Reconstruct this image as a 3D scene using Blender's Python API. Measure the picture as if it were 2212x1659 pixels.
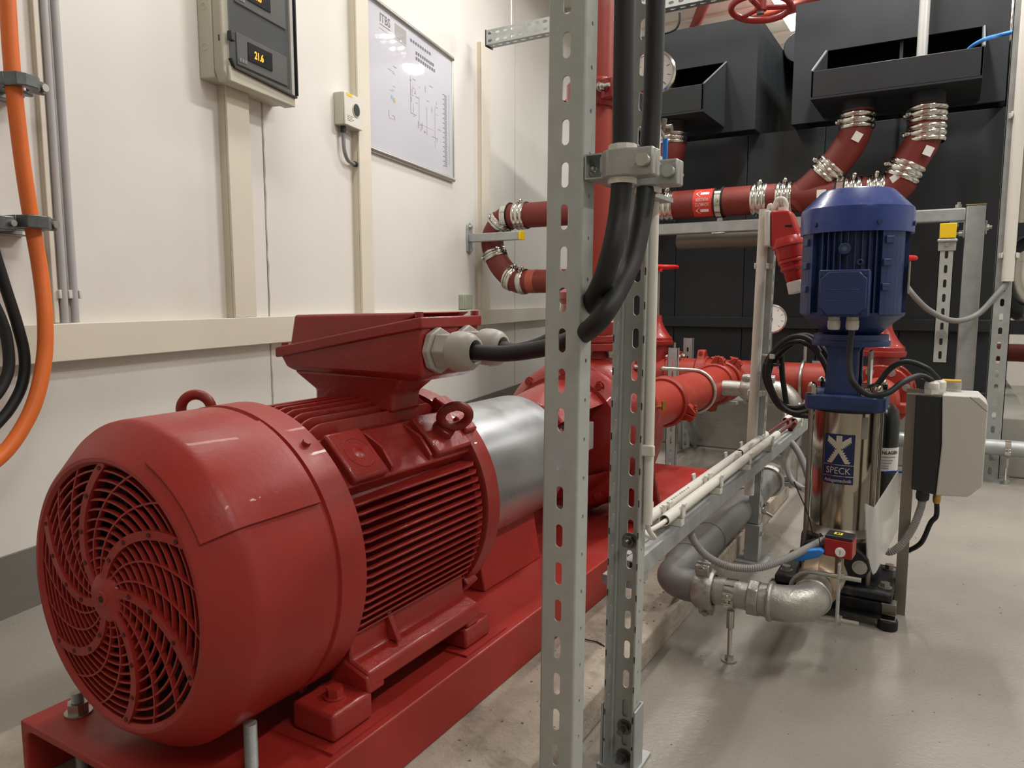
import bpy, math, random
from mathutils import Vector, Matrix

for _o in list(bpy.data.objects):
    bpy.data.objects.remove(_o)
SC = bpy.context.scene
COL = SC.collection
V = Vector
PI = math.pi
random.seed(7)

# ------------------------------------------------------------------ camera
F_PX, CX, CY, CAM_H = 1600.0, 1106.0, 829.5, 1.05
HORIZON, VP_X = 648.0, 2060.0
PITCH = math.atan((CY - HORIZON) / F_PX)
YAW = math.atan((VP_X - CX) * math.cos(PITCH) / F_PX)
FH = V((-math.sin(YAW), math.cos(YAW), 0))
RT = V((math.cos(YAW), math.sin(YAW), 0))
FW = FH * math.cos(PITCH) + V((0, 0, -math.sin(PITCH)))
UP = RT.cross(FW)
CAM = V((0, 0, CAM_H))
cam = bpy.data.cameras.new('camera')
cam.sensor_fit = 'HORIZONTAL'
cam.sensor_width = 36.0
cam.lens = 36.0 * F_PX / 2212.0
cam.clip_start = 0.05
cam_o = bpy.data.objects.new('camera', cam)
COL.objects.link(cam_o)
cam_o.matrix_world = Matrix.Translation(CAM) @ Matrix((RT, UP, -FW)).transposed().to_4x4()
SC.camera = cam_o

# ------------------------------------------------------------------ world, exposure
world = bpy.data.worlds.new('room_ambient')
SC.world = world
world.use_nodes = True
world.node_tree.nodes['Background'].inputs[0].default_value = (0.9, 0.95, 1.0, 1)
world.node_tree.nodes['Background'].inputs[1].default_value = 0.05
SC.view_settings.view_transform = 'Standard'
SC.view_settings.look = 'None'
SC.view_settings.gamma = 1.0
SC.view_settings.use_curve_mapping = False
SC.view_settings.exposure = -0.25

# ------------------------------------------------------------------ photo pixel -> point on a known plane
def ray(x, y):
    return FW + RT * ((x - CX) / F_PX) - UP * ((y - CY) / F_PX)
def on_plane(x, y, n, c):
    n = V(n); d = ray(x, y)
    return CAM + d * ((c - n.dot(CAM)) / n.dot(d))
def on_x(x, y, v): return on_plane(x, y, (1, 0, 0), v)
def on_y(x, y, v): return on_plane(x, y, (0, 1, 0), v)
def on_z(x, y, v): return on_plane(x, y, (0, 0, 1), v)
WA = math.radians(11.6)                                  # the panel wall runs askew to the pump plinth
WP = V((-2.66, 1.2, 0)); WD = V((-math.sin(WA), math.cos(WA), 0)); WN = V((math.cos(WA), math.sin(WA), 0))
ZUP = V((0, 0, 1))
def wall(s, z, off=0.0): return WP + WD * s + WN * off + ZUP * z
def on_wall(x, y, off=0.0):
    p = on_plane(x, y, WN, WN.dot(WP) + off)
    return (p - WP).dot(WD), p.z

# ------------------------------------------------------------------ materials
def lin(h):
    h = h.lstrip('#')
    c = [int(h[i:i + 2], 16) / 255 for i in (0, 2, 4)]
    return tuple((x / 12.92 if x < .04045 else ((x + .055) / 1.055) ** 2.4) for x in c)
MATS = {}
def mat(name, col, rough=.5, metal=0.0, var=0.0, vscale=6.0, bump=0.0, bscale=60.0, dirt=None, dscale=3.0, dlo=.55, dhi=.7,
        emit=None, estr=0.0, alpha=1.0, trans=0.0, coat=0.0, spec=.5, rvar=0.0, stretch=None, ior=1.45):
    if name in MATS: return MATS[name]
    m = bpy.data.materials.new(name); m.use_nodes = True
    nt = m.node_tree; b = nt.nodes['Principled BSDF']
    c = lin(col) if isinstance(col, str) else col
    b.inputs['Base Color'].default_value = (*c, 1)
    b.inputs['Roughness'].default_value = rough
    b.inputs['Metallic'].default_value = metal
    b.inputs['Specular IOR Level'].default_value = spec
    b.inputs['IOR'].default_value = ior
    b.inputs['Coat Weight'].default_value = coat
    b.inputs['Alpha'].default_value = alpha
    b.inputs['Transmission Weight'].default_value = trans
    if emit:
        b.inputs['Emission Color'].default_value = (*lin(emit), 1)
        b.inputs['Emission Strength'].default_value = estr
    tc = None
    def coords(scale):
        nonlocal tc
        if tc is None:
            tc = nt.nodes.new('ShaderNodeTexCoord')
        mp = nt.nodes.new('ShaderNodeMapping')
        nt.links.new(tc.outputs['Object'], mp.inputs[0])
        st = stretch or (1, 1, 1)
        mp.inputs['Scale'].default_value = (st[0], st[1], st[2])
        n = nt.nodes.new('ShaderNodeTexNoise')
        n.inputs['Scale'].default_value = scale
        n.inputs['Detail'].default_value = 5
        n.inputs['Roughness'].default_value = .6
        nt.links.new(mp.outputs[0], n.inputs['Vector'])
        return n
    src = None
    if var > 0:
        n = coords(vscale)
        r = nt.nodes.new('ShaderNodeValToRGB')
        r.color_ramp.elements[0].position = .3; r.color_ramp.elements[1].position = .7
        r.color_ramp.elements[0].color = (*[x * (1 - var) for x in c], 1)
        r.color_ramp.elements[1].color = (*[min(1, x * (1 + var)) for x in c], 1)
        nt.links.new(n.outputs[0], r.inputs[0]); src = r.outputs[0]
    if dirt:
        n = coords(dscale)
        r = nt.nodes.new('ShaderNodeValToRGB')
        r.color_ramp.elements[0].position = dlo; r.color_ramp.elements[1].position = dhi
        mx = nt.nodes.new('ShaderNodeMix'); mx.data_type = 'RGBA'
        nt.links.new(n.outputs[0], r.inputs[0]); nt.links.new(r.outputs[0], mx.inputs[0])
        if src: nt.links.new(src, mx.inputs[6])
        else: mx.inputs[6].default_value = (*c, 1)
        mx.inputs[7].default_value = (*lin(dirt), 1)
        src = mx.outputs[2]
    if src: nt.links.new(src, b.inputs['Base Color'])
    if rvar > 0:
        n = coords(vscale * 1.7)
        mr = nt.nodes.new('ShaderNodeMapRange')
        mr.inputs[1].default_value = .3; mr.inputs[2].default_value = .7
        mr.inputs[3].default_value = max(.02, rough - rvar); mr.inputs[4].default_value = min(1, rough + rvar)
        nt.links.new(n.outputs[0], mr.inputs[0]); nt.links.new(mr.outputs[0], b.inputs['Roughness'])
    if bump > 0:
        n = coords(bscale)
        bp = nt.nodes.new('ShaderNodeBump')
        bp.inputs['Strength'].default_value = bump; bp.inputs['Distance'].default_value = .01
        nt.links.new(n.outputs[0], bp.inputs['Height']); nt.links.new(bp.outputs[0], b.inputs['Normal'])
    MATS[name] = m
    return m

RED = mat('red_enamel_paint', '#9a2a23', .44, var=.10, vscale=5, bump=.07, bscale=70, rvar=.10, coat=.05, dirt='#8d3a33', dscale=14, dlo=.62, dhi=.8)
RED_DARK = mat('red_cast_paint', '#932721', .34, var=.12, vscale=7, bump=.16, bscale=110, rvar=.08, coat=.2, dirt='#7d4038', dscale=10, dlo=.60, dhi=.78)
RED_PIPE = mat('red_orange_pipe_paint', '#973022', .46, var=.08, vscale=4, bump=.05, bscale=60, rvar=.06, dirt='#935446', dscale=7, dlo=.58, dhi=.8)
GALV = mat('galvanised_steel', '#aaaead', .45, metal=.55, var=.12, vscale=16, bump=.04, bscale=200, rvar=.12)
GALV_DULL = mat('dull_galvanised_sheet', '#b2b5b1', .5, metal=.35, var=.06, vscale=30, bump=.03, bscale=260, rvar=.1)
ZINC = mat('zinc_plated_bolt', '#b9b9b2', .32, metal=.9, var=.08, vscale=40)
STEEL = mat('polished_stainless_steel', '#b5ada0', .16, metal=1.0, var=.04, vscale=3, rvar=.05)
STEEL_BR = mat('brushed_stainless_steel', '#8d877e', .38, metal=.9, var=.06, vscale=9, rvar=.06)
CHROME = mat('bright_clamp_steel', '#cfcdc6', .17, metal=1.0, bump=.03, bscale=60)
CAST_GALV = mat('cast_galvanised_fitting', '#a4a29c', .38, metal=.72, var=.16, vscale=20, bump=.22, bscale=120, rvar=.10, dirt='#6f6a60', dscale=18, dlo=.6, dhi=.75)
GREY_PIPE = mat('grey_primed_pipe', '#757472', .5, metal=.25, var=.08, vscale=9, bump=.05, bscale=90)
BLACK_CAST = mat('black_cast_iron', '#15171a', .5, var=.3, vscale=18, bump=.2, bscale=80, dirt='#4a463f', dscale=9, dlo=.6, dhi=.75)
BLACK_PAINT = mat('black_tank_coating', '#1f2326', .55, var=.15, vscale=3, bump=.02, bscale=30, rvar=.08)
RUBBER = mat('black_rubber_cable', '#1b1c1d', .55, var=.12, vscale=14, bump=.04, bscale=90)
ORANGE = mat('orange_cable_sheath', '#e0702f', .42, var=.05, vscale=7, bump=.03, bscale=60)
WALLM = mat('white_sandwich_panel', '#dedbd5', .42, var=.012, vscale=1.2, bump=.012, bscale=10, dirt='#d6d2ca', dscale=1.3, dlo=.5, dhi=.8)
TRUNK = mat('cream_pvc_trunking', '#d9d2c2', .45, var=.02, vscale=3)
TRUNK2 = mat('cream_pvc_trunking_side', '#cfc6b2', .45)
SKIRT = mat('grey_skirting_paint', '#6f6c66', .55, var=.06, vscale=4, bump=.05, bscale=30)
PVC = mat('white_pvc_conduit', '#d6d3ca', .40, var=.03, vscale=8)
PVC_GREY = mat('grey_pvc_conduit', '#b3b1b2', .40, var=.03, vscale=8)
BOXGREY = mat('grey_plastic_enclosure', '#b9b6a6', .5, bump=.03, bscale=160)
DARKPL = mat('dark_plastic', '#24272a', .4)
GLASSY = mat('smoked_transparent_door', '#20262a', .06, alpha=.26, spec=.6)
GLAND = mat('light_grey_cable_gland', '#aca79f', .42, var=.03, vscale=20)
WHITE = mat('white_sticker', '#e6e4df', .5)
BLACK = mat('black_print', '#141414', .6)
BROWN = mat('oxide_red_cast_pipe', '#70281f', .5, var=.10, vscale=10, bump=.04, bscale=90, rvar=.06)
BLUE = mat('blue_enamel_paint', '#21397c', .28, var=.07, vscale=6, bump=.03, bscale=90, coat=.2, rvar=.06)
BLUE_DK = mat('blue_cast_paint', '#22345f', .38, var=.12, vscale=9, bump=.10, bscale=90)
BLUE_LBL = mat('dark_blue_print', '#0c1d4a', .4)
BLUE_PL = mat('bright_blue_plastic', '#2a7fd6', .35)
YELLOW = mat('yellow_plastic_cap', '#e8c31c', .45)
HOSE = mat('grey_corrugated_hose', '#8c8b89', .5)
CONC = mat('rough_cast_concrete', '#a59a8c', .85, var=.18, vscale=9, bump=.6, bscale=55, dirt='#6f665b', dscale=7, dlo=.55, dhi=.72)
CONC_S = mat('plain_grey_concrete', '#9a988f', .8, var=.08, vscale=5, bump=.18, bscale=40, dirt='#7f7c73', dscale=2.5, dlo=.5, dhi=.7)
BRASS = mat('brass_fitting', '#b8964a', .35, metal=.9)
PLASTIC_CLEAR = mat('cloudy_plastic_sleeve', '#efeeea', .22, alpha=.55, spec=.5)
ORANGE_LED = mat('orange_led_digits', '#ff8a1c', .5, emit='#ff9426', estr=6.0)
LAMP_TUBE = mat('lit_lamp_diffuser', '#ffffff', .5, emit='#fff6e6', estr=14.0)

# ------------------------------------------------------------------ mesh builder
def basis(ax):
    ax = V(ax).normalized()
    h = V((0, 0, 1)) if abs(ax.z) < .9 else V((1, 0, 0))
    u = h.cross(ax).normalized()
    return u, ax.cross(u), ax
class MB:
    def __init__(s): s.v = []; s.f = []
    def add(s, vs, fs):
        k = len(s.v); s.v += [V(p) for p in vs]; s.f += [tuple(i + k for i in f) for f in fs]; return s
    def box(s, c, d, M=None):
        c = V(c); h = V(d) / 2; vs = []
        for z in (-1, 1):
            for (x, y) in ((-1, -1), (1, -1), (1, 1), (-1, 1)):
                p = V((x * h.x, y * h.y, z * h.z)); vs.append(c + (M @ p if M else p))
        return s.add(vs, [(3, 2, 1, 0), (4, 5, 6, 7), (0, 1, 5, 4), (1, 2, 6, 5), (2, 3, 7, 6), (3, 0, 4, 7)])
    def box2(s, a, b):
        a = V(a); b = V(b); return s.box((a + b) / 2, [abs(q) for q in (b - a)])
    def obox(s, c, X, Y, Z, d):
        return s.box(c, d, Matrix((V(X).normalized(), V(Y).normalized(), V(Z).normalized())).transposed())
    def cyl(s, a, b, r, r2=None, n=24, cap=True):
        a = V(a); b = V(b); r2 = r if r2 is None else r2
        u, w, _ = basis(b - a); vs = []
        for (p, q) in ((a, r), (b, r2)):
            for i in range(n):
                t = 2 * PI * i / n; vs.append(p + u * (q * math.cos(t)) + w * (q * math.sin(t)))
        fs = [(i, (i + 1) % n, n + (i + 1) % n, n + i) for i in range(n)]
        if cap: fs += [tuple(reversed(range(n))), tuple(range(n, 2 * n))]
        return s.add(vs, fs)
    def hexn(s, a, b, r, rot=0): return s.cyl(a, b, r, n=6)
    def ring(s, a, b, ro, ri, n=32):
        a = V(a); b = V(b)
        return s.lathe([(ri, 0), (ro, 0), (ro, (b - a).length), (ri, (b - a).length), (ri, 0)], a, b - a, n, cap=False)
    def lathe(s, prof, o, ax, n=32, cap=True, a0=0, a1=2 * PI):
        o = V(o); u, w, ax = basis(ax); vs = []; m = len(prof); full = abs(a1 - a0 - 2 * PI) < 1e-6
        k = n if full else n + 1
        for i in range(k):
            t = a0 + (a1 - a0) * i / n; d = u * math.cos(t) + w * math.sin(t)
            for (r, h) in prof: vs.append(o + d * r + ax * h)
        fs = []
        for i in range(n):
            j = (i + 1) % k
            for q in range(m - 1): fs.append((i * m + q, j * m + q, j * m + q + 1, i * m + q + 1))
        if cap and full:
            if prof[0][0] > 1e-6: fs.append(tuple(reversed([i * m for i in range(k)])))
            if prof[-1][0] > 1e-6: fs.append(tuple(i * m + m - 1 for i in range(k)))
        return s.add(vs, fs)
    def tube(s, pts, r, n=12, cap=True):
        pts = [V(p) for p in pts]; L = len(pts); vs = []
        rs = r if isinstance(r, (list, tuple)) else [r] * L
        t0 = (pts[1] - pts[0]).normalized(); u, w, _ = basis(t0)
        for i, p in enumerate(pts):
            t = (pts[min(i + 1, L - 1)] - pts[max(i - 1, 0)]).normalized()
            u = (u - t * u.dot(t))
            u = u.normalized() if u.length > 1e-6 else basis(t)[0]
            w = t.cross(u)
            for k in range(n):
                a = 2 * PI * k / n; vs.append(p + u * (rs[i] * math.cos(a)) + w * (rs[i] * math.sin(a)))
        fs = []
        for i in range(L - 1):
            for k in range(n):
                j = (k + 1) % n; fs.append((i * n + k, i * n + j, (i + 1) * n + j, (i + 1) * n + k))
        if cap: fs += [tuple(reversed(range(n))), tuple(range((L - 1) * n, L * n))]
        return s.add(vs, fs)
    def hose(s, pts, r, pitch=.006, n=12):
        P = resample(pts, pitch / 2)
        return s.tube(P, [r if i % 2 else r * .86 for i in range(len(P))], n)
    def torus(s, c, ax, R, r, n=32, m=10, a0=0, a1=2 * PI):
        c = V(c); u, w, ax = basis(ax); full = abs(a1 - a0 - 2 * PI) < 1e-6
        k = n if full else n + 1; vs = []; fs = []
        for i in range(k):
            t = a0 + (a1 - a0) * i / n; d = u * math.cos(t) + w * math.sin(t)
            for j in range(m):
                q = 2 * PI * j / m; vs.append(c + d * (R + r * math.cos(q)) + ax * (r * math.sin(q)))
        for i in range(n):
            a = (i + 1) % k
            for j in range(m): fs.append((i * m + j, a * m + j, a * m + (j + 1) % m, i * m + (j + 1) % m))
        return s.add(vs, fs)
    def prism(s, poly, o, X, Y, Z, d):
        """poly in (X,Y) extruded along Z by d"""
        o = V(o); X = V(X); Y = V(Y); Z = V(Z).normalized(); n = len(poly)
        vs = [o + X * a + Y * b for a, b in poly] + [o + X * a + Y * b + Z * d for a, b in poly]
        return s.add(vs, [tuple(reversed(range(n))), tuple(range(n, 2 * n))] + [(i, (i + 1) % n, n + (i + 1) % n, n + i) for i in range(n)])
    def sphere(s, c, r, n=16, m=8, sc=(1, 1, 1)):
        c = V(c); vs = [c + V((0, 0, -r * sc[2]))]; fs = []
        for i in range(1, m):
            t = -PI / 2 + PI * i / m
            for k in range(n):
                a = 2 * PI * k / n; vs.append(c + V((r * sc[0] * math.cos(t) * math.cos(a), r * sc[1] * math.cos(t) * math.sin(a), r * sc[2] * math.sin(t))))
        vs.append(c + V((0, 0, r * sc[2]))); top = len(vs) - 1
        for k in range(n):
            j = (k + 1) % n
            fs.append((0, 1 + j, 1 + k)); fs.append((top, 1 + (m - 2) * n + k, 1 + (m - 2) * n + j))
            for i in range(m - 2): fs.append((1 + i * n + k, 1 + i * n + j, 1 + (i + 1) * n + j, 1 + (i + 1) * n + k))
        return s.add(vs, fs)
    def cell(s, o, X, Y, N, w, h, hole, t):
        """flat cell w x h centred at o with a hole outline (x,y points, ccw) and thickness t along N"""
        o = V(o); X = V(X); Y = V(Y); N = V(N); n = len(hole); out = []
        for (x, y) in hole:
            k = min(w / 2 / abs(x) if abs(x) > 1e-9 else 1e9, h / 2 / abs(y) if abs(y) > 1e-9 else 1e9); out.append((x * k, y * k))
        b = len(s.v)
        for z in (0, t):
            for (x, y) in hole: s.v.append(o + X * x + Y * y + N * z)
            for (x, y) in out: s.v.append(o + X * x + Y * y + N * z)
        for i in range(n):
            j = (i + 1) % n
            s.f.append((b + i, b + n + i, b + n + j, b + j))
            s.f.append((b + 2 * n + i, b + 2 * n + j, b + 3 * n + j, b + 3 * n + i))
            s.f.append((b + i, b + j, b + 2 * n + j, b + 2 * n + i))
            s.f.append((b + n + i, b + 3 * n + i, b + 3 * n + j, b + n + j))
            def per(q):        # position along the rim, counter-clockwise from the lower right corner
                x, y = q[0] / (w / 2), q[1] / (h / 2)
                if x > .99999 and y < .99999: return (y + 1) / 2
                if y > .99999 and x > -.99999: return 1 + (1 - x) / 2
                if x < -.99999 and y > -.99999: return 2 + (1 - y) / 2
                return 3 + (x + 1) / 2
            p0, p1 = per(out[i]), per(out[j])
            if p1 < p0 - 1e-9: p1 += 4
            cs = []
            for c in range(1, 9):
                if p0 + 1e-6 < c < p1 - 1e-6: cs.append(((w / 2, h / 2), (-w / 2, h / 2), (-w / 2, -h / 2), (w / 2, -h / 2))[(c - 1) % 4])
            if cs and p1 - p0 < 3:
                k = len(s.v)
                for (x, y) in cs: s.v.append(o + X * x + Y * y)
                for (x, y) in cs: s.v.append(o + X * x + Y * y + N * t)
                m = len(cs)
                s.f.append((b + n + i, *range(k, k + m), b + n + j)); s.f.append((b + 3 * n + j, *range(k + 2 * m - 1, k + m - 1, -1), b + 3 * n + i))
        return s

def slot(w, l, n=5):
    """stadium outline, long along y"""
    r = w / 2; c = l / 2 - r; P = []
    for i in range(n + 1):
        a = PI * i / n; P.append((r * math.cos(a), c + r * math.sin(a)))
    for i in range(n + 1):
        a = PI + PI * i / n; P.append((r * math.cos(a), -c + r * math.sin(a)))
    return P
def circ(r, n=10): return [(r * math.cos(2 * PI * (i + .5) / n), r * math.sin(2 * PI * (i + .5) / n)) for i in range(n)]
def spline(P, k=8):
    P = [V(p) for p in P]; out = []
    for i in range(len(P) - 1):
        a = P[max(i - 1, 0)]; b = P[i]; c = P[i + 1]; d = P[min(i + 2, len(P) - 1)]
        for j in range(k):
            t = j / k
            out.append(.5 * ((2 * b) + (c - a) * t + (2 * a - 5 * b + 4 * c - d) * t * t + (3 * b - a - 3 * c + d) * t ** 3))
    out.append(P[-1]); return out
def resample(P, d):
    P = [V(p) for p in P]; out = [P[0]]; acc = 0
    for a, b in zip(P, P[1:]):
        L = (b - a).length
        if L < 1e-9: continue
        t = d - acc
        while t <= L: out.append(a + (b - a) * (t / L)); t += d
        acc = L - (t - d)
    if (out[-1] - P[-1]).length > d * .2: out.append(P[-1])
    return out
def arc(c, u, w, r, a0, a1, n=10):
    c = V(c); u = V(u); w = V(w)
    return [c + u * (r * math.cos(a0 + (a1 - a0) * i / n)) + w * (r * math.sin(a0 + (a1 - a0) * i / n)) for i in range(n + 1)]

# ------------------------------------------------------------------ objects
def tag(o, label, cat, group=None):
    o['label'] = label; o['category'] = cat
    if group: o['group'] = group
    return o
LOCS = {}
def thing(name, label, cat, loc=(0, 0, 0), group=None):
    o = bpy.data.objects.new(name, None); COL.objects.link(o)
    o.empty_display_size = .05; o.location = V(loc); LOCS[o.name] = V(loc)
    return tag(o, label, cat, group)
def part(name, mb, m, parent=None, bevel=0, smooth=35, label=None, seg=2):
    me = bpy.data.meshes.new(name)
    loc = LOCS.get(parent.name, V((0, 0, 0))) if parent else V((0, 0, 0))
    if parent is None and mb.v:
        lo = [min(p[i] for p in mb.v) for i in range(3)]; hi = [max(p[i] for p in mb.v) for i in range(3)]
        loc = V(((lo[0] + hi[0]) / 2, (lo[1] + hi[1]) / 2, lo[2]))
    me.from_pydata([tuple(p - loc) for p in mb.v], [], mb.f)
    me.validate()
    if m: me.materials.append(m)
    if smooth:
        me.polygons.foreach_set('use_smooth', [True] * len(me.polygons))
        me.set_sharp_from_angle(angle=math.radians(smooth))
    me.update()
    o = bpy.data.objects.new(name, me); COL.objects.link(o)
    if parent: o.parent = parent
    else: o.location = loc
    LOCS[o.name] = loc
    if bevel:
        b = o.modifiers.new('bevel', 'BEVEL'); b.width = bevel; b.segments = seg; b.limit_method = 'ANGLE'; b.angle_limit = math.radians(40)
        b.harden_normals = False
    if label: o['label'] = label
    return o
def single(name, mb, m, label, cat, group=None, bevel=0, smooth=35):
    return tag(part(name, mb, m, None, bevel, smooth), label, cat, group)
def struct(name, mb, m, bevel=0, smooth=35):
    o = part(name, mb, m, None, bevel, smooth); o['kind'] = 'structure'; return o
def share(o, name, parent, off):
    """another copy of a part, its mesh shared, moved by off"""
    c = o.copy(); c.name = name; COL.objects.link(c); c.parent = parent
    c.location = o.location + V(off); LOCS[c.name] = LOCS[o.name]
    return c
def dup(root, loc, rot=None, label=None, group=None):
    def cp(o, par):
        c = o.copy(); COL.objects.link(c); c.parent = par
        LOCS[c.name] = LOCS.get(o.name, V((0, 0, 0)))
        for ch in list(o.children): cp(ch, c)
        return c
    r = cp(root, None); r.location = V(loc); LOCS[r.name] = V(loc)
    if rot is not None: r.rotation_euler = rot
    if label: r['label'] = label
    if group: r['group'] = group
    return r
def text(name, body, size, o, X, Y, m, parent, depth=.0006, align='LEFT', sx=1.0, font_shear=0, bold=0):
    cu = bpy.data.curves.new('lettering', 'FONT'); cu.body = body; cu.size = size; cu.extrude = depth / 2
    cu.align_x = align; cu.space_character = 1.0; cu.shear = font_shear; cu.offset = bold; cu.resolution_u = 3
    tmp = bpy.data.objects.new('lettering', cu); COL.objects.link(tmp)
    bpy.context.view_layer.update()
    me = bpy.data.meshes.new_from_object(tmp.evaluated_get(bpy.context.evaluated_depsgraph_get()))
    bpy.data.objects.remove(tmp); bpy.data.curves.remove(cu)
    X = V(X).normalized(); Y = V(Y).normalized(); N = X.cross(Y)
    b = MB(); b.v = [V(o) + X * (v.co.x * sx) + Y * v.co.y + N * v.co.z for v in me.vertices]; b.f = [tuple(p.vertices) for p in me.polygons]
    bpy.data.meshes.remove(me)
    return part(name, b, m, parent, smooth=0)
def bolt(mb, p, ax, r=.008, h=.008, shank=0, washer=True):
    p = V(p); ax = V(ax).normalized()
    if washer: mb.cyl(p, p + ax * h * .18, r * 1.35, n=16)
    mb.cyl(p + ax * h * .15, p + ax * h, r, n=6)
    if shank: mb.cyl(p + ax * h * .9, p + ax * (h + shank), r * .55, n=12)
    return mb
def channel(mb, p0, L, A, Wd, D, w, d, t, pitch, sw, sl, hole=0.0, first=.5, web=True):
    """perforated U channel: web w wide (along Wd) from p0 (centre of web) for length L along A, flanges of depth d along D"""
    p0 = V(p0); A = V(A).normalized(); Wd = V(Wd).normalized(); D = V(D).normalized()
    n = int(L / pitch); rest = L - n * pitch
    for i in range(n):
        c = p0 + A * ((i + .5) * pitch)
        mb.cell(c, Wd, A, D, w, pitch, slot(sw, sl), t)
        for sg in (-1, 1):
            e = c + Wd * (sg * w / 2) + D * (d / 2)
            if hole: mb.cell(e, D, A, Wd * -sg, d, pitch, circ(hole), t)
            else: mb.obox(e - Wd * sg * t / 2, D, A, D.cross(A), (d, pitch, t))
    if rest > .002:
        c = p0 + A * (n * pitch + rest / 2)
        mb.obox(c + D * t / 2, Wd, A, Wd.cross(A), (w, rest, t))
        for sg in (-1, 1):
            e = c + Wd * (sg * (w / 2 - t / 2)) + D * (d / 2)
            mb.obox(e, D, A, D.cross(A), (d, rest, t))
    return mb

# ================================================================== LAMPS OF THE ROOM
CEIL = 4.4
lamp_n = [0]
def luminaire(x, y, watts, label, lx=.16, ly=1.5, z=4.30):
    t = thing('ceiling_luminaire', label, 'ceiling light', (x, y, z), 'linear ceiling lights')
    part('housing', MB().box((x, y, z + .06), (lx + .03, ly + .04, .06)), PVC, t, bevel=.006)
    part('diffuser', MB().box((x, y, z + .018), (lx, ly, .03)), LAMP_TUBE, t, bevel=.01)
    for k in (-.45, .45):
        part('suspension_rod', MB().cyl((x, y + k * ly, z + .08), (x, y + k * ly, CEIL + .002), .006, n=8), GALV, t)
    ld = bpy.data.lights.new('luminaire_light', 'AREA'); ld.shape = 'RECTANGLE'; ld.size = lx; ld.size_y = ly
    ld.energy = watts; ld.color = (1.0, .985, .958)
    lo = bpy.data.objects.new('luminaire_light', ld); COL.objects.link(lo); lo.parent = t; lo.location = (0, 0, -.004)
    return t
luminaire(-.35, 5.1, 150, 'linear white ceiling light hung over the vertical blue pump and black tanks')
luminaire(-1.9, 2.2, 38, 'linear white ceiling light hung above the red motor by the panel wall')
luminaire(-2.2, 5.0, 38, 'linear white ceiling light hung by the panel wall over the perforated tray')
luminaire(1.9, 3.2, 110, 'linear white ceiling light hung over the open floor')
luminaire(1.9, -.4, 62, 'unseen fill lamp, a linear white ceiling light added over the open floor')  # out of view, added as weak front fill on posts and fan face
_lp = on_z(1697, 22, 4.30)
luminaire(_lp.x, _lp.y, 90, 'linear white ceiling light seen glaring between the black tanks')
luminaire(2.4, 7.4, 90, 'linear white ceiling light beyond the right black tank')

# ================================================================== STRUCTURE
def floor_material():
    m = mat('grey_painted_screed', '#938d84', .34, var=.05, vscale=1.4, bump=.30, bscale=95, rvar=.10, dirt='#817b72', dscale=.9, dlo=.5, dhi=.75)
    return m
struct('floor', MB().box2((-5.2, -4.0, -.1), (5.2, 11.2, 0)), floor_material(), smooth=0)
struct('ceiling', MB().box2((-5.2, -4.0, CEIL), (5.2, 11.2, CEIL + .1)), mat('white_ceiling_sheet', '#e8e2da', .6, var=.03, vscale=2), smooth=0)
PLAST = mat('white_plaster', '#dedbd3', .7, var=.02, vscale=2)
struct('wall_back', MB().box2((-5.2, 11.0, 0), (5.2, 11.2, CEIL)), PLAST, smooth=0)
struct('wall_right', MB().box2((5.0, -4.0, 0), (5.2, 11.0, CEIL)), PLAST, smooth=0)
struct('wall_front', MB().box2((-3.0, -4.2, 0), (5.2, -4.0, CEIL)), PLAST, smooth=0)
def wbox(mb, s0, s1, z0, z1, o0, o1):
    return mb.obox(wall((s0 + s1) / 2, (z0 + z1) / 2, (o0 + o1) / 2), WD, WN, ZUP, (abs(s1 - s0), abs(o1 - o0), abs(z1 - z0)))
wl = struct('wall_left', wbox(MB(), -5.6, 9.9, 0, CEIL, -.12, -.03), PLAST, smooth=0)
PJ = [-5.6, -2.4, 1.415, 5.22, 9.9]
for a, b in zip(PJ, PJ[1:]):
    part('panel', wbox(MB(), a + .004, b - .004, .0, CEIL, -.029, 0), WALLM, wl, bevel=.003)
_sl = [wall(1.418 + random.uniform(-.004, .004), .22 + i * .05, .0) for i in range(84)]
part('sealant_bead', MB().tube(_sl, [random.uniform(.003, .007) for _ in _sl], 6), mat('grey_white_sealant', '#bdb9ae', .6), wl)
part('sealant_bead', MB().tube([wall(5.22, .22, 0), wall(5.22, CEIL, 0)], .0045, 6), MATS['grey_white_sealant'], wl)
bb = struct('baseboard_left', wbox(MB(), -5.6, 9.9, 0, .208, .0, .012), SKIRT)
# ceiling ribs seen above the tanks
ce = bpy.data.objects['ceiling']
_rb = part('rib', MB().box2((-5.1, -3.9, CEIL - .035), (5.1, -3.86, CEIL - .001)), MATS['white_ceiling_sheet'], ce)
for i in range(1, 30): share(_rb, 'rib', ce, (0, i * .5, 0))

# plinth of the pump set and the tank plinth
single('concrete_plinth', MB().box2((-1.78, .18, 0), (-.70, 4.1, .09)), CONC, 'low rough concrete plinth under the red pump skid', 'plinth', bevel=.008)
single('concrete_plinth', MB().box2((-2.52, 5.22, 0), (.44, 9.2, .36)), CONC_S, 'high grey concrete plinth carrying the black tanks', 'plinth', bevel=.012)
CR = mat('dust_and_grit', '#8a8174', .9)
_g = MB()
for i in range(420):
    x = -.9 + .2 * random.random(); y = .9 + 3.0 * random.random(); r = random.choice((.0008, .0011, .0016, .0026))
    _g.box((x, y, .09 + r * .4), (r * 2, r * 1.4, r), Matrix.Rotation(random.random() * 3, 3, 'Z'))
for i in range(260):
    x = -.69 + 1.6 * random.random() ** 1.5; y = 1.2 + 3.0 * random.random(); r = random.choice((.0007, .001, .0014, .002))
    _g.box((x, y, r * .4), (r * 2, r * 1.4, r), Matrix.Rotation(random.random() * 3, 3, 'Z'))
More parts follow.
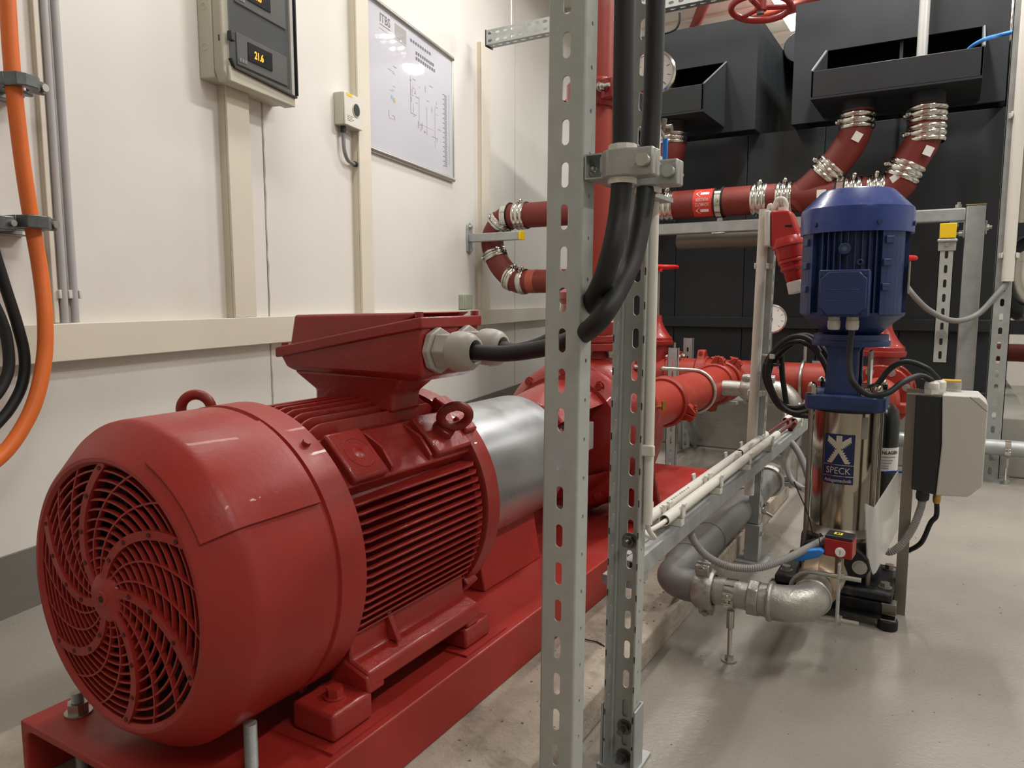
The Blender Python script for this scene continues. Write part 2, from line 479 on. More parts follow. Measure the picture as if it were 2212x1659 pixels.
go = single('grit', _g, CR, 'scattered concrete crumbs and grit on the floor and low plinth', 'debris', smooth=0); go['kind'] = 'stuff'

# ================================================================== THINGS ON THE PANEL WALL
def trunk_v(s0, s1, z0, z1, d, label):
    t = thing('cable_trunking', label, 'cable trunking', wall(s0, z0), 'cream trunking on the panel wall')
    part('body', wbox(MB(), s0, s1, z0, z1, 0, d * .72), TRUNK2, t)
    part('lid', wbox(MB(), s0 - .001, s1 + .001, z0, z1, d * .74, d), TRUNK, t, bevel=.003)
    return t
th = thing('cable_trunking', 'long horizontal cream trunking along the panel wall', 'cable trunking', wall(-3, .84), 'cream trunking on the panel wall')
part('body', wbox(MB(), -3, 8.2, .842, .965, 0, .045), TRUNK2, th)
part('lid', wbox(MB(), -3, 3.0, .838, .969, .046, .06), TRUNK, th, bevel=.003)
part('lid', wbox(MB(), 3.002, 8.2, .838, .969, .046, .06), TRUNK, th, bevel=.003)
trunk_v(1.105, 1.255, .97, 2.03, .05, 'vertical cream trunking below the grey fuse cabinet')
trunk_v(2.237, 2.375, .97, 4.3, .052, 'vertical cream trunking running past the grey round-button box')
trunk_v(4.247, 4.43, .97, 3.17, .045, 'vertical cream trunking under the end of the perforated tray')

# fuse cabinet with smoked door
S0, S1, Z0, Z1, DD = 1.0, 1.50, 2.0, 2.75, .13
cb = thing('fuse_cabinet', 'grey fuse cabinet with smoked transparent door and orange digits', 'cabinet', wall(S0, Z0))
part('back_box', wbox(MB(), S0, S1, Z0, Z1, 0, .07), BOXGREY, cb, bevel=.006)
def wprism(mb, poly, o0, d):      # poly in (s,z), extruded off the wall
    return mb.prism(poly, wall(0, 0, o0), WD, ZUP, WN, d)
part('front_cover', wprism(MB(), [(S0 + .008, Z0 + .03), (S0 + .03, Z0 - .012), (S1 + .002, Z0 - .012), (S1 + .002, Z1), (S0 + .008, Z1)], .068, .052), BOXGREY, cb, bevel=.008)
part('bottom_slope', wprism(MB(), [(S0 + .03, Z0 - .012), (S1, Z0 - .012), (S1, Z0 + .04), (S0 + .03, Z0 + .055)], .118, .016), BOXGREY, cb, bevel=.005)
part('din_panel', wbox(MB(), S0 + .05, S1 - .02, Z0 + .07, Z1, .119, .122), mat('dark_grey_inner_panel', '#85888a', .5), cb)
for i, zz in enumerate((Z0 + .075, Z0 + .335, Z0 + .595)):
    md = part('module_row', wbox(MB(), S0 + .09, S1 - .05, zz, zz + .135, .1225, .129), mat('module_grey', '#a5a6a2', .5), cb, bevel=.003)
    ds = part('display_module', wbox(MB(), S0 + .16, S0 + .33, zz + .035, zz + .115, .129, .134), DARKPL, md, bevel=.002)
    for k in range(3):
        part('module_button', wbox(MB(), S0 + .10 + k * .018, S0 + .112 + k * .018, zz + .015, zz + .03, .129, .133), WHITE, md)
    if zz + .1 < Z1: text('digits', '21.6', .046, wall(S0 + .20, zz + .055, .1346), WD, ZUP, ORANGE_LED, ds, sx=.8, bold=.0008)
dr = part('smoked_door', wprism(MB(), [(S0 + .032, Z0 + .085), (S0 + .055, Z0 + .052), (S1, Z0 + .035), (S1, Z1), (S0 + .032, Z1)], .136, .010), GLASSY, cb, bevel=.004)
part('door_seal', wprism(MB(), [(S0 + .030, Z0 + .082), (S0 + .054, Z0 + .047), (S1, Z0 + .029), (S1, Z0 + .037), (S0 + .057, Z0 + .055), (S0 + .038, Z0 + .085)], .128, .018), DARKPL, cb)
part('door_latch', wbox(MB(), S0 + .026, S0 + .052, Z0 + .155, Z0 + .195, .13, .152), DARKPL, cb, bevel=.003)
part('hinge_rail', wbox(MB(), S1 - .006, S1 + .003, Z0 + .04, Z1, .135, .152), DARKPL, cb, bevel=.002)
for k in range(4):
    part('knockout', MB().torus(wall(S0 - .0003, Z0 + .13 + .165 * k, .036), WD, .014, .0012, 24, 6), BOXGREY, cb)
part('slot', wbox(MB(), S0 + .007, S0 + .0085, Z0 + .15, Z0 + .175, .10, .106), BLACK, cb)

# round button box
t = thing('alarm_button_box', 'small grey box with round black sensor and yellow tag', 'wall box', wall(2.075, 2.03))
part('housing', wbox(MB(), 2.055, 2.245, 2.035, 2.215, 0, .062), BOXGREY, t, bevel=.006)
part('cover', wbox(MB(), 2.055, 2.245, 2.035, 2.215, .063, .072), PVC, t, bevel=.004)
part('round_window', MB().cyl(wall(2.175, 2.135, .071), wall(2.175, 2.135, .076), .036, n=28), DARKPL, t)
part('window_ring', MB().torus(wall(2.175, 2.135, .073), WN, .037, .004, 28, 8), BOXGREY, t)
part('tag', wbox(MB(), 2.075, 2.135, 2.196, 2.212, .072, .0732), YELLOW, t)
for k in range(4): part('printed_line', wbox(MB(), 2.08, 2.13 + .02 * (k % 2), 2.062 + k * .009, 2.064 + k * .009, .072, .0725), BLACK, t)
_cp = spline([wall(2.10, 2.03, .03), wall(2.10, 1.97, .03), wall(2.105, 1.90, .032), wall(2.14, 1.855, .03), wall(2.195, 1.845, .028), wall(2.237, 1.845, .026)], 6)
part('cable', MB().tube(_cp, .011, 10), mat('grey_cable', '#7d7d7b', .5), t)
part('cable_gland', MB().cyl(wall(2.10, 2.035, .03), wall(2.10, 2.0, .03), .016, n=12), DARKPL, t)
part('cable_gland', MB().cyl(wall(2.215, 1.845, .028), wall(2.24, 1.845, .026), .016, n=12), DARKPL, t)

# small junction box on the trunking
t = thing('junction_box', 'small grey-green junction box standing on the horizontal trunking', 'junction box', wall(3.85, .98))
part('housing', wbox(MB(), 3.82, 3.97, .975, 1.095, 0, .05), mat('grey_green_plastic', '#a3a896', .5), t, bevel=.006)
part('cover', wbox(MB(), 3.825, 3.975, .975, 1.095, .05, .062), MATS['grey_green_plastic'], t, bevel=.005)
for k in (1.005, 1.062): part('knockout', MB().torus(wall(3.819, k, .028), WD, .014, .0016, 20, 6), MATS['grey_green_plastic'], t)

# framed wall chart
P0, P1, PZ0, PZ1 = 2.385, 3.70, 1.975, 2.875
t = thing('wall_chart', 'large pale plan in an aluminium snap frame on the panel wall', 'framed chart', wall(P0, PZ0))
part('sheet', wbox(MB(), P0, P1, PZ0, PZ1, .004, .010), mat('pale_blue_white_paper', '#bcbcc8', .35, var=.02, vscale=3), t)
part('cover_film', wbox(MB(), P0, P1, PZ0, PZ1, .0125, .0135), mat('clear_cover_film', '#ffffff', .05, alpha=.10, spec=.9, bump=.05, bscale=9), t, smooth=0)
ALU = mat('satin_aluminium_frame', '#c7c6bf', .35, metal=.8)
part('frame_bar', MB().tube([wall(P0, PZ0, .012), wall(P1 + .012, PZ0, .012)], .018, 14), ALU, t)
part('frame_bar', MB().tube([wall(P0, PZ1, .012), wall(P1 + .012, PZ1, .012)], .018, 14), ALU, t)
part('frame_bar', wbox(MB(), P1, P1 + .022, PZ0, PZ1, .0, .018), ALU, t, bevel=.004)
text('heading', 'ITBS', .075, wall(P0 + .20, PZ1 - .10, .0106), WD, ZUP, BLACK, t, bold=.001)
part('printed_line', wbox(MB(), P0 + .20, P0 + .34, PZ1 - .118, PZ1 - .113, .0102, .0107), BLACK, t)
part('printed_block', wbox(MB(), P0 + .40, P0 + .56, PZ1 - .135, PZ1 - .045, .0102, .0107), mat('grey_print', '#8c8c88', .6), t)
part('printed_line', wbox(MB(), P0 + .19, P0 + .56, PZ1 - .145, PZ1 - .14, .0102, .0107), MATS['grey_print'], t)
for k, (a, b, c, h) in enumerate(((.62, .95, .07, .02), (.70, 1.0, .13, .022), (.70, 1.02, .165, .022))):
    for q in range(9):
        x = P0 + a + (b - a) * q / 9
        part('lettering', wbox(MB(), x, x + (b - a) / 9 * .72, PZ1 - c - h, PZ1 - c, .0102, .0107), (BLUE_LBL if k == 0 else BLACK), t)
def ink(a0, a1, z0, z1, m=None): part('diagram_line', wbox(MB(), P0 + a0, P0 + a1, PZ1 - z1, PZ1 - z0, .0102, .0107), m or MATS['thin_ink'], t)
mat('thin_ink', '#4b4b50', .6); mat('green_ink', '#6f9a7e', .6); mat('red_ink', '#c26a68', .6)
for q in range(46):
    z = .30 + q * .0115; ink(1.17 - .03 * (q % 3 == 0), 1.215, z, z + .006)
ink(1.25, 1.255, .28, .80)
random.seed(21)
ink(.61, .614, .32, .56); ink(.61, .70, .556, .56); ink(.74, .743, .42, .62); ink(.86, .863, .46, .66); ink(1.0, 1.003, .42, .72); ink(.74, .98, .60, .603, MATS['red_ink'])
for q in range(44):
    a = random.choice((.30, .36, .62, .66, .70, .74, .80, .86, .92, 1.0, 1.03)) + random.uniform(-.02, .03); z = random.uniform(.30, .66)
    m = random.choice([MATS['thin_ink']] * 5 + [MATS['green_ink'], MATS['red_ink']])
    if q % 3: ink(a, a + random.uniform(.02, .06), z, z + .004, m)
    else: ink(a, a + .006, z, z + random.uniform(.02, .05), m)
ink(.36, .39, .52, .55, mat('yellow_ink', '#b5a23e', .6)); ink(.33, .36, .51, .54, mat('pale_blue_ink', '#8aa6cf', .6))

# grey conduits, their clips and the narrow trunking on the left
for sc, lab in ((.250, 'grey conduit beside the narrow trunking on the panel wall'), (.292, 'grey conduit on the panel wall, the one away from the narrow trunking')):
    t = thing('conduit', lab, 'conduit', wall(sc, .97), 'grey conduits on the panel wall')
    part('tube', MB().cyl(wall(sc, .97, .022), wall(sc, 3.6, .022), .0135, n=16), PVC_GREY, t)
    cl = MB(); wbox(cl, sc - .024, sc + .024, 1.055, 1.085, 0, .008); wbox(cl, sc + .014, sc + .024, 1.055, 1.085, .006, .034); wbox(cl, sc - .024, sc - .014, 1.055, 1.085, .006, .034)
    part('clip', cl, PVC, t, bevel=.002)
trunk_v(.212, .230, .97, 3.6, .022, 'narrow cream trunking strip beside the grey conduits')

# thick orange cable, black cables, their rails and clamps, left edge of the wall
def cable_path(px, off0): return [wall(*on_wall(x, y, o), o) for (x, y), o in zip(px, off0)]
OPX = [(10, -60), (16, 0), (23, 110), (34, 230), (50, 360), (67, 470), (86, 580), (97, 680), (96, 770), (78, 860), (45, 930), (2, 985), (-60, 1030)]
OP = spline(cable_path(OPX, [.13] * 6 + [.14, .16, .17, .18, .18, .18, .18]), 7)
single('power_cable', MB().tube(OP, .0232, 18), ORANGE, 'thick orange power cable hanging in an arc beside the panel wall', 'cable')
BPX = [(-55, 330), (-30, 480), (5, 600), (37, 700), (53, 770), (48, 830), (20, 885), (-20, 930)]
single('power_cable', MB().tube(spline(cable_path(BPX, [.12] * 8), 7), .0165, 14), RUBBER, 'black cable hanging beside the orange cable, the outer of two arcs', 'cable')
BPX = [(-60, 520), (-30, 620), (2, 690), (16, 740), (18, 800), (-5, 850), (-40, 880)]
single('power_cable', MB().tube(spline(cable_path(BPX, [.12] * 7), 7), .0165, 14), RUBBER, 'black cable hanging beside the orange cable, the inner of two arcs', 'cable')
def wall_clamp(px, py, half, lab, labr):
    s, z = on_wall(px, py, .13)
    r = thing('mounting_rail', labr, 'rail', wall(s - .5, z - .05), 'cable rails on the panel wall')
    mb = MB(); wbox(mb, s - .55, s + .075, z - .035, z - .031, .0, .04); wbox(mb, s - .55, s + .075, z + .005, z + .009, 0, .04); wbox(mb, s - .55, s + .075, z - .035, z + .009, 0, .004)
    part('channel', mb, GALV, r, bevel=.001)
    t = thing('cable_clamp', lab, 'clamp', wall(s, z), 'clamps on the orange cable')
    b = MB()
    oo = [(-.052, .0), (-.04, .05), (-.018, .066), (.018, .066), (.04, .05), (.056, .022), (.085, .020), (.085, .004), (.056, .0)]
    ii = [(-.03, .0), (-.027, .022), (0, .036), (.027, .022), (.03, 0)]
    b.prism([(a, c) for a, c in oo] + [(a, c) for a, c in reversed(ii)], wall(s, z - .02, .128), WD, WN, ZUP, .04)
    b.prism([(-.052, 0), (.056, 0), (.085, -.012), (.085, -.026), (.05, -.05), (-.05, -.05)] , wall(s, z - .02, .105), WD, WN, ZUP, .012)
    b.prism([(-.052, .025), (-.03, .025), (-.03, -.06), (.085, -.06), (.085, -.075), (-.052, -.075)], wall(s, z - .02, .115), WD, WN, ZUP, .04)
    part('saddle', b, mat('dark_galvanised_casting', '#6e7274', .38, metal=.8, var=.15, vscale=40), t, bevel=.003)
    part('screw', MB().cyl(wall(s + .073, z, .146), wall(s + .073, z, .162), .012, n=12), ZINC, t)
    return t
wall_clamp(36, 178, 1, 'galvanised clamp gripping the upper stretch of the orange cable', 'short galvanised rail carrying the upper cable clamp')
wall_clamp(62, 481, 1, 'galvanised clamp gripping the orange cable where it starts to swing out', 'short galvanised rail carrying the lower cable clamps')
s, z = on_wall(4, 482, .13)
t = thing('cable_clamp', 'galvanised clamp cut by the photo edge beside the orange cable', 'clamp', wall(s, z))
b = MB(); wbox(b, s - .05, s + .02, z - .022, z + .022, .10, .16)
part('saddle', b, MATS['dark_galvanised_casting'], t, bevel=.004); part('screw', MB().cyl(wall(s + .008, z, .16), wall(s + .008, z, .172), .01, n=12), ZINC, t)

# ================================================================== RED PUMP SET
AX, AZ = -1.24, .535                         # shaft axis of the pump set, along +y
YA = V((0, 1, 0))
def polar(r, phi, y): return V((AX + r * math.cos(phi), y, AZ + r * math.sin(phi)))
def yl(mb, prof, n=48, **k): return mb.lathe([(r, y) for r, y in prof], (AX, 0, AZ), YA, n, **k)

# ---- skid
SK0, SK1, SKT = -1.56, -.92, .215
sk = thing('pump_skid', 'long red steel skid under the red motor and pump', 'base frame', (AX, .7, .09))
b = MB()
outer = [(SK0, .0901), (SK0, SKT), (SK1, SKT), (SK1, .0901)]
r0 = .022; ix0, ix1, iz = SK0 + .02, SK1 - .02, SKT - .017
inner = [(ix1, .0901)] + [(ix1 - r0 + r0 * math.cos(a), iz - r0 + r0 * math.sin(a)) for a in (0, .4, .8, 1.2, PI / 2)] + \
        [(ix0 + r0 + r0 * math.cos(a), iz - r0 + r0 * math.sin(a)) for a in (PI / 2, 1.95, 2.35, 2.75, PI)] + [(ix0, .0901)]
b.prism(outer + inner, (0, .70, 0), (1, 0, 0), (0, 0, 1), (0, 1, 0), 2.9)
part('frame', b, RED, sk, bevel=.004)
for (x0, x1, y0, y1) in ((-1.10, -.935, .93, 1.10), (-1.10, -.935, 1.37, 1.55), (-1.545, -1.38, .93, 1.10), (-1.545, -1.38, 1.37, 1.55)):
    part('shim_plate', MB().box2((x0, y0, SKT - .001), (x1, y1, SKT + .005)), RED, sk)
for (x, y, zt) in ((-1.037, .833, .302), (-1.485, .775, .262)):
    rt = thing('anchor_rod', ('bare-topped threaded anchor rod through the red skid before the motor foot' if zt > .3 else 'threaded anchor rod with hex nut on the red skid behind the fan cover'), 'threaded rod', (x, y, .09))
    P = [V((x, y, .09 + i * .0012)) for i in range(int((zt - .09) / .0012))]
    part('thread', MB().tube(P, [.0122 if i % 2 else .0108 for i in range(len(P))], 14), GALV, rt)
    nb = MB(); nb.cyl((x, y, SKT + .0005), (x, y, SKT + .004), .026, n=24); nb.cyl((x, y, SKT + .004), (x, y, SKT + .024), .021, n=6)
    if zt < .3: part('nut', nb, ZINC, rt)

# ---- motor
mo = thing('electric_motor', 'large red electric motor with slotted fan grille and terminal box', 'electric motor', (AX, 1.2, SKT))
b = MB()
yl(b, [(.232, .735), (.232, .722), (.238, .716), (.245, .716), (.250, .719), (.2975, .772), (.302, .780), (.303, .79), (.303, .955), (.298, .958), (.298, .965), (.305, .968), (.305, 1.034), (.299, 1.036), (.299, .80), (.24, .735), (.232, .735)], 96, cap=False)
fc = part('fan_cover', b, RED, mo, smooth=28)
b = MB(); yl(b, [(.258, .734), (.2655, .7275), (.302, .7665), (.3085, .7815), (.3095, .955), (.30, .955), (.298, .80), (.258, .734)], 18, cap=False, a0=math.radians(112), a1=math.radians(151))
part('raised_panel', b, RED, fc, bevel=.0015)
def gy(r): return .704 + .018 * (r / .232) ** 2
# concentric grille rings and swirled ribs
for i in range(11):
    r = .052 + i * .0168
    part('grille_ring', yl(MB(), [(r, gy(r) + .001), (r + .0034, gy(r) + .001), (r + .0034, gy(r) + .009), (r, gy(r) + .009), (r, gy(r) + .001)], 64, cap=False), RED, fc)
def swirl(phi0, w, ra, rb, dy0, dy1, twist=1.05):
    m = MB(); n = 14; vs = []
    for i in range(n + 1):
        q = i / n; r = ra + (rb - ra) * q; ph = phi0 + twist * (1 - r / .232)
        ph2 = phi0 + twist * (1 - (r + .002) / .232)
        t = (polar(r + .002, ph2, 0) - polar(r, ph, 0)).normalized(); nrm = V((-t.z, 0, t.x)) * (w / 2)
        for (sg, dy) in ((-1, dy0), (1, dy0), (1, dy1), (-1, dy1)):
            vs.append(polar(r, ph, gy(r) + dy) + nrm * sg)
    fs = []
    for i in range(n):
        for k in range(4): fs.append((i * 4 + k, i * 4 + (k + 1) % 4, i * 4 + 4 + (k + 1) % 4, i * 4 + 4 + k))
    fs += [(3, 2, 1, 0), (n * 4, n * 4 + 1, n * 4 + 2, n * 4 + 3)]
    return m.add(vs, fs)
for k in range(6):
    ph = math.radians(93 - 60 * k)
    rb = part('grille_rib', swirl(ph, .0155, .028, .236, -.003, .018), RED, fc)
    for r in (.075, .125, .18, .226):
        p = polar(r, ph + 1.05 * (1 - r / .232), gy(r) - .0045)
        part('rivet_hole', MB().cyl(p, p + YA * .003, .0042, n=12), mat('dark_red_recess', '#4a1410', .6), rb)
    for q in (1, 2):
        part('thin_rib', swirl(ph + math.radians(20 * q), .0034, .034, .234, .0, .009), RED, fc)
b = MB(); yl(b, [(0.0, .697), (.012, .697), (.014, .699), (.034, .700), (.042, .704), (.046, .712), (.046, .722), (.0, .722)], 36)
hb = part('grille_hub', b, RED, fc)
part('hub_hole', yl(MB(), [(0, .6962), (.006, .6962), (.006, .698), (0, .698)], 14), BLACK, hb)
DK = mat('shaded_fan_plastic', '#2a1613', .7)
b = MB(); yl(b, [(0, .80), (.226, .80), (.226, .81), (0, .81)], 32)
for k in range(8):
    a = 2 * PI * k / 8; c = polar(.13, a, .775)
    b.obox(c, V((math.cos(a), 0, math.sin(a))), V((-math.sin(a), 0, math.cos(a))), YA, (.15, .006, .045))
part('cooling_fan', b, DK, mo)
b = MB(); yl(b, [(0, .96), (.235, .96), (.240, 1.0), (.240, 1.50), (0, 1.50)], 64)
part('stator_housing', b, RED_DARK, mo)
for (phi, yy) in ((52, 1.0), (-62, 1.012), (128, 1.0)):
    a = math.radians(phi); p = polar(.304, a, yy); d = V((math.cos(a), 0, math.sin(a)))
    part('cover_screw', MB().cyl(p, p + d * .010, .0085, n=6), RED, fc)
# drive-end shield
b = MB(); yl(b, [(0, 1.49), (.268, 1.49), (.286, 1.497), (.288, 1.51), (.288, 1.548), (.282, 1.556), (.22, 1.565), (.15, 1.60), (.06, 1.605), (0, 1.605)], 72)
sh = part('end_shield', b, RED_DARK, mo)
for phi in (45, -45, 135, -135, 60):
    a = math.radians(phi); p = polar(.285, a, 1.50); d = V((math.cos(a), 0, math.sin(a))); tn = V((-math.sin(a), 0, math.cos(a)))
    part('shield_lug', MB().obox(p + YA * .012, d, tn, YA, (.035, .05, .05)), RED_DARK, sh, bevel=.006)
# cooling fins
RF = .2885
def fin_side(dz, sg):
    xo = math.sqrt(max(RF ** 2 - dz ** 2, .0)); xi = math.sqrt(max(.236 ** 2 - dz ** 2, .0001)) - .004
    m = MB(); pts = [(xi, 1.03), (xo - .035, 1.03), (xo - .004, 1.075), (xo, 1.10), (xo, 1.465), (xo - .022, 1.50), (xi, 1.50)]
    n = len(pts); vs = []
    for (zz, sh) in ((-.0042, 0), (.0042, 0)):
        for (x, y) in pts:
            k = .55 if x > xi + .02 else 1.0
            vs.append(V((AX + sg * x, y, AZ + dz + zz * k - (.010 * max(0, (1.10 - y) / .07)))))
    fs = [tuple(range(n - 1, -1, -1)), tuple(range(n, 2 * n))] + [(i, (i + 1) % n, n + (i + 1) % n, n + i) for i in range(n)]
    if sg < 0: fs = [tuple(reversed(f)) for f in fs]
    return m.add(vs, fs)
for i in range(17):
    dz = .118 - i * .0180
    for sg in (1, -1): part('cooling_fin', fin_side(dz, sg), RED_DARK, mo, bevel=.0012)
def fin_top(dx):
    zo = math.sqrt(RF ** 2 - dx ** 2); zi = math.sqrt(.236 ** 2 - dx ** 2) - .004
    m = MB(); pts = [(1.03, zi), (1.03, zo - .030), (1.085, zo - .004), (1.10, zo), (1.465, zo), (1.50, zo - .02), (1.50, zi)]
    n = len(pts); vs = []
    for q in (-1, 1):
        for (y, zz) in pts: vs.append(V((AX + dx + q * (.0026 if zz > zi + .01 else .0046), y, AZ + zz)))
    return m.add(vs, [tuple(range(n)), tuple(range(2 * n - 1, n - 1, -1))] + [(i, n + i, n + (i + 1) % n, (i + 1) % n) for i in range(n)])
for i in range(11): part('cooling_fin', fin_top(-.125 + i * .025), RED_DARK, mo, bevel=.0012)
# 45 degree pads with lifting eyes
def pad(sgn, eye_y):
    a = math.radians(45) if sgn > 0 else math.radians(135)
    d = V((math.cos(a), 0, math.sin(a))); tn = V((-math.sin(a), 0, math.cos(a)))
    def bl(r0, r1, t0, t1, y0, y1):
        c = V((AX, 0, AZ)) + d * ((r0 + r1) / 2) + tn * ((t0 + t1) / 2) + YA * ((y0 + y1) / 2)
        return MB().obox(c, d, tn, YA, (abs(r1 - r0), abs(t1 - t0), abs(y1 - y0)))
    p = part('mounting_pad', bl(.20, .268, -.062, .062, 1.06, 1.50), RED_DARK, mo, bevel=.005)
    part('pad_block', bl(.22, .288, -.060, .060, 1.075, 1.18), RED_DARK, p, bevel=.007)
    part('pad_block', bl(.22, .290, -.056, .056, 1.355, 1.495), RED_DARK, p, bevel=.007)
    o = V((AX, 0, AZ)) + d * .288 + YA * 1.13
    part('boss_ring', MB().torus(o, d, .036, .0016, 32, 6), RED_DARK, p)
    part('boss_dot', MB().lathe([(0, .003), (.008, .002), (.014, 0)], o, d, 20), RED_DARK, p)
    for y in (1.20, 1.335):
        m = MB()
        for q in (0,):
            m.prism([(-.058, .0), (.058, .0), (.050, .008), (.0, .024), (-.050, .016)], V((AX, y, AZ)) + d * .264, tn, d, YA, .008)
        part('pad_web', m, RED_DARK, p, bevel=.002)
    if sgn < 0: a = math.radians(127); d = V((math.cos(a), 0, math.sin(a))); tn = V((-math.sin(a), 0, math.cos(a)))
    e = V((AX, eye_y, AZ)) + d * .290
    ey = MB().cyl(e - d * .03, e + d * .016, .030, .026, n=24)
    c = e + d * (.052 if sgn > 0 else .05)
    ey.torus(c, tn * .82 + YA * .57 if sgn > 0 else V((.55, -.83, 0)), .0335, .0115, 36, 14)
    part('lifting_eye', ey, mat('worn_red_paint', '#86241d', .42, var=.2, vscale=25, dirt='#4d3630', dscale=30, dlo=.55, dhi=.7), mo)
pad(1, 1.42); pad(-1, 1.052)
# feet
def foot(sg):
    f = MB()
    X = lambda x: AX + sg * (x - AX)
    f.box2((X(-1.062), .952, SKT + .006), (X(-.952), 1.062, SKT + .062)); 
    a = part('foot', f, RED_DARK, mo, bevel=.008, seg=3)
    f = MB(); f.box2((X(-1.062), 1.392, SKT + .006), (X(-.952), 1.50, SKT + .055)); part('foot', f, RED_DARK, mo, bevel=.006)
    f = MB()
    f.prism([(-.952, SKT + .065), (-.955, SKT + .10), (-1.0, SKT + .115), (-1.005, SKT + .178), (-1.045, SKT + .178), (-1.05, SKT + .09), (-1.0, SKT + .065)] if sg > 0 else
            [(X(x), z) for x, z in reversed([(-.952, SKT + .065), (-.955, SKT + .10), (-1.0, SKT + .115), (-1.005, SKT + .178), (-1.045, SKT + .178), (-1.05, SKT + .09), (-1.0, SKT + .065)])],
            (0, 1.055, 0), (1, 0, 0), (0, 0, 1), YA, .40)
    part('foot_rail', f, RED_DARK, mo, bevel=.006)
    for y in (1.05, 1.40):
        f = MB(); f.prism([(X(-.952), SKT + .055), (X(-.955), SKT + .09), (X(-1.04), SKT + .12), (X(-1.06), SKT + .055)], (0, y, 0), (1, 0, 0), (0, 0, 1), YA, .05)
        part('foot_leg', f, RED_DARK, mo, bevel=.005)
    f = MB(); f.prism([(X(-1.0), SKT + .115), (X(-1.005), SKT + .175), (X(-1.0), SKT + .175), (X(-.97), SKT + .115)], (0, 1.165, 0), (1, 0, 0), (0, 0, 1), YA, .014)
    part('foot_web', f, RED_DARK, mo, bevel=.002)
    for y in (1.006, 1.447):
        bo = MB(); bolt(bo, (X(-1.0), y, SKT + (.062 if y < 1.2 else .055)), (0, 0, 1), .017, .020)
        part('foot_bolt', bo, RED_DARK, mo)
foot(1); foot(-1)
0 and part('foot_rib', MB().obox((AX + .262, 1.20, SKT + .13), (1, 0, 0), YA, (0, 0, 1), (.02, .02, .09)), RED_DARK, mo, bevel=.004)
# terminal box
BX0, BX1, BY0, BY1 = -1.43, -.992, 1.285, 1.515
tb = MB()
tb.add([(BX0 + .03, BY0 + .02, .875), (BX1 - .03, BY0 + .02, .868), (BX1 - .03, BY1 - .02, .868), (BX0 + .03, BY1 - .02, .875),
        (BX0, BY0, .914), (BX1, BY0, .992), (BX1, BY1, .992), (BX0, BY1, .914),
        (BX0 + .012, BY0 + .008, .884), (BX1 - .002, BY0 + .004, .882), (BX1 - .002, BY1 - .004, .882), (BX0 + .012, BY1 - .008, .884)],
       [(3, 2, 1, 0), (0, 1, 9, 8), (1, 2, 10, 9), (2, 3, 11, 10), (3, 0, 8, 11), (8, 9, 5, 4), (9, 10, 6, 5), (10, 11, 7, 6), (11, 8, 4, 7), (4, 5, 6, 7)])
tbo = part('terminal_box', tb, RED_DARK, mo, bevel=.006)
lid = MB()
e = .006
lid.add([(BX0 - .012, BY0 - e, .908), (BX1 + e, BY0 - e, .988), (BX1 + e, BY1 + e, .988), (BX0 - .012, BY1 + e, .908),
         (BX0 - .012, BY0 - e, .934), (BX1 + e, BY0 - e, 1.014), (BX1 + e, BY1 + e, 1.014), (BX0 - .012, BY1 + e, .934)],
        [(3, 2, 1, 0), (4, 5, 6, 7), (0, 1, 5, 4), (1, 2, 6, 5), (2, 3, 7, 6), (3, 0, 4, 7)])
lo_ = part('box_lid', lid, RED_DARK, tbo, bevel=.004)
lid = MB()
lid.add([(BX0 + .026, BY0 + .006, .930), (BX1 - .06, BY0 + .006, 1.00), (BX1 - .06, BY1 - .006, 1.00), (BX0 + .026, BY1 - .006, .930),
         (BX0 + .036, BY0 + .016, 1.014), (BX1 - .012, BY0 + .016, 1.0225), (BX1 - .012, BY1 - .016, 1.0225), (BX0 + .036, BY1 - .016, 1.014)],
        [(3, 2, 1, 0), (4, 5, 6, 7), (0, 1, 5, 4), (1, 2, 6, 5), (2, 3, 7, 6), (3, 0, 4, 7)])
part('lid_crown', lid, RED_DARK, lo_, bevel=.006)
for (x, y, z) in ((BX0 + .004, BY0 + .012, .9355), (BX1 - .008, BY0 + .006, 1.014), (BX1 - .008, BY1 - .006, 1.014), (BX0 + .004, BY1 - .012, .9355)):
    part('lid_bolt', MB().cyl((x, y, z - .002), (x, y, z + .010), .0095, n=6), RED_DARK, lo_)
nk = MB(); nk.add([(-1.345, 1.315, .79), (-1.10, 1.315, .79), (-1.10, 1.42, .79), (-1.345, 1.42, .79),
                   (-1.345, 1.315, .832), (-1.10, 1.315, .832), (-1.10, 1.42, .832), (-1.345, 1.42, .832),
                   (-1.405, 1.30, .877), (-1.06, 1.30, .877), (-1.06, 1.46, .877), (-1.405, 1.46, .877)],
                  [(3, 2, 1, 0), (0, 1, 5, 4), (1, 2, 6, 5), (2, 3, 7, 6), (3, 0, 4, 7), (4, 5, 9, 8), (5, 6, 10, 9), (6, 7, 11, 10), (7, 4, 8, 11), (8, 9, 10, 11)])
part('box_neck', nk, RED_DARK, tbo, bevel=.008)
GL = [(1.337, .938), (1.452, .940)]
for (y, z) in GL:
    g = MB(); X1 = V((1, 0, 0)); p = V((BX1 + .001, y, z))
    g.cyl(p, p + X1 * .016, .052, n=8); 
    gl = part('cable_gland', g, GLAND, tbo, bevel=.003)
    g = MB().cyl(p + X1 * .016, p + X1 * .052, .043, n=6)
    part('gland_body', g, GLAND, gl, bevel=.003)
    g = MB().lathe([(.030, .052), (.043, .053), (.0445, .062), (.044, .080), (.040, .096), (.033, .106), (.026, .108), (.022, .102), (.022, .052)], p, X1, 28, cap=False)
    part('gland_nut', g, GLAND, gl, smooth=40)

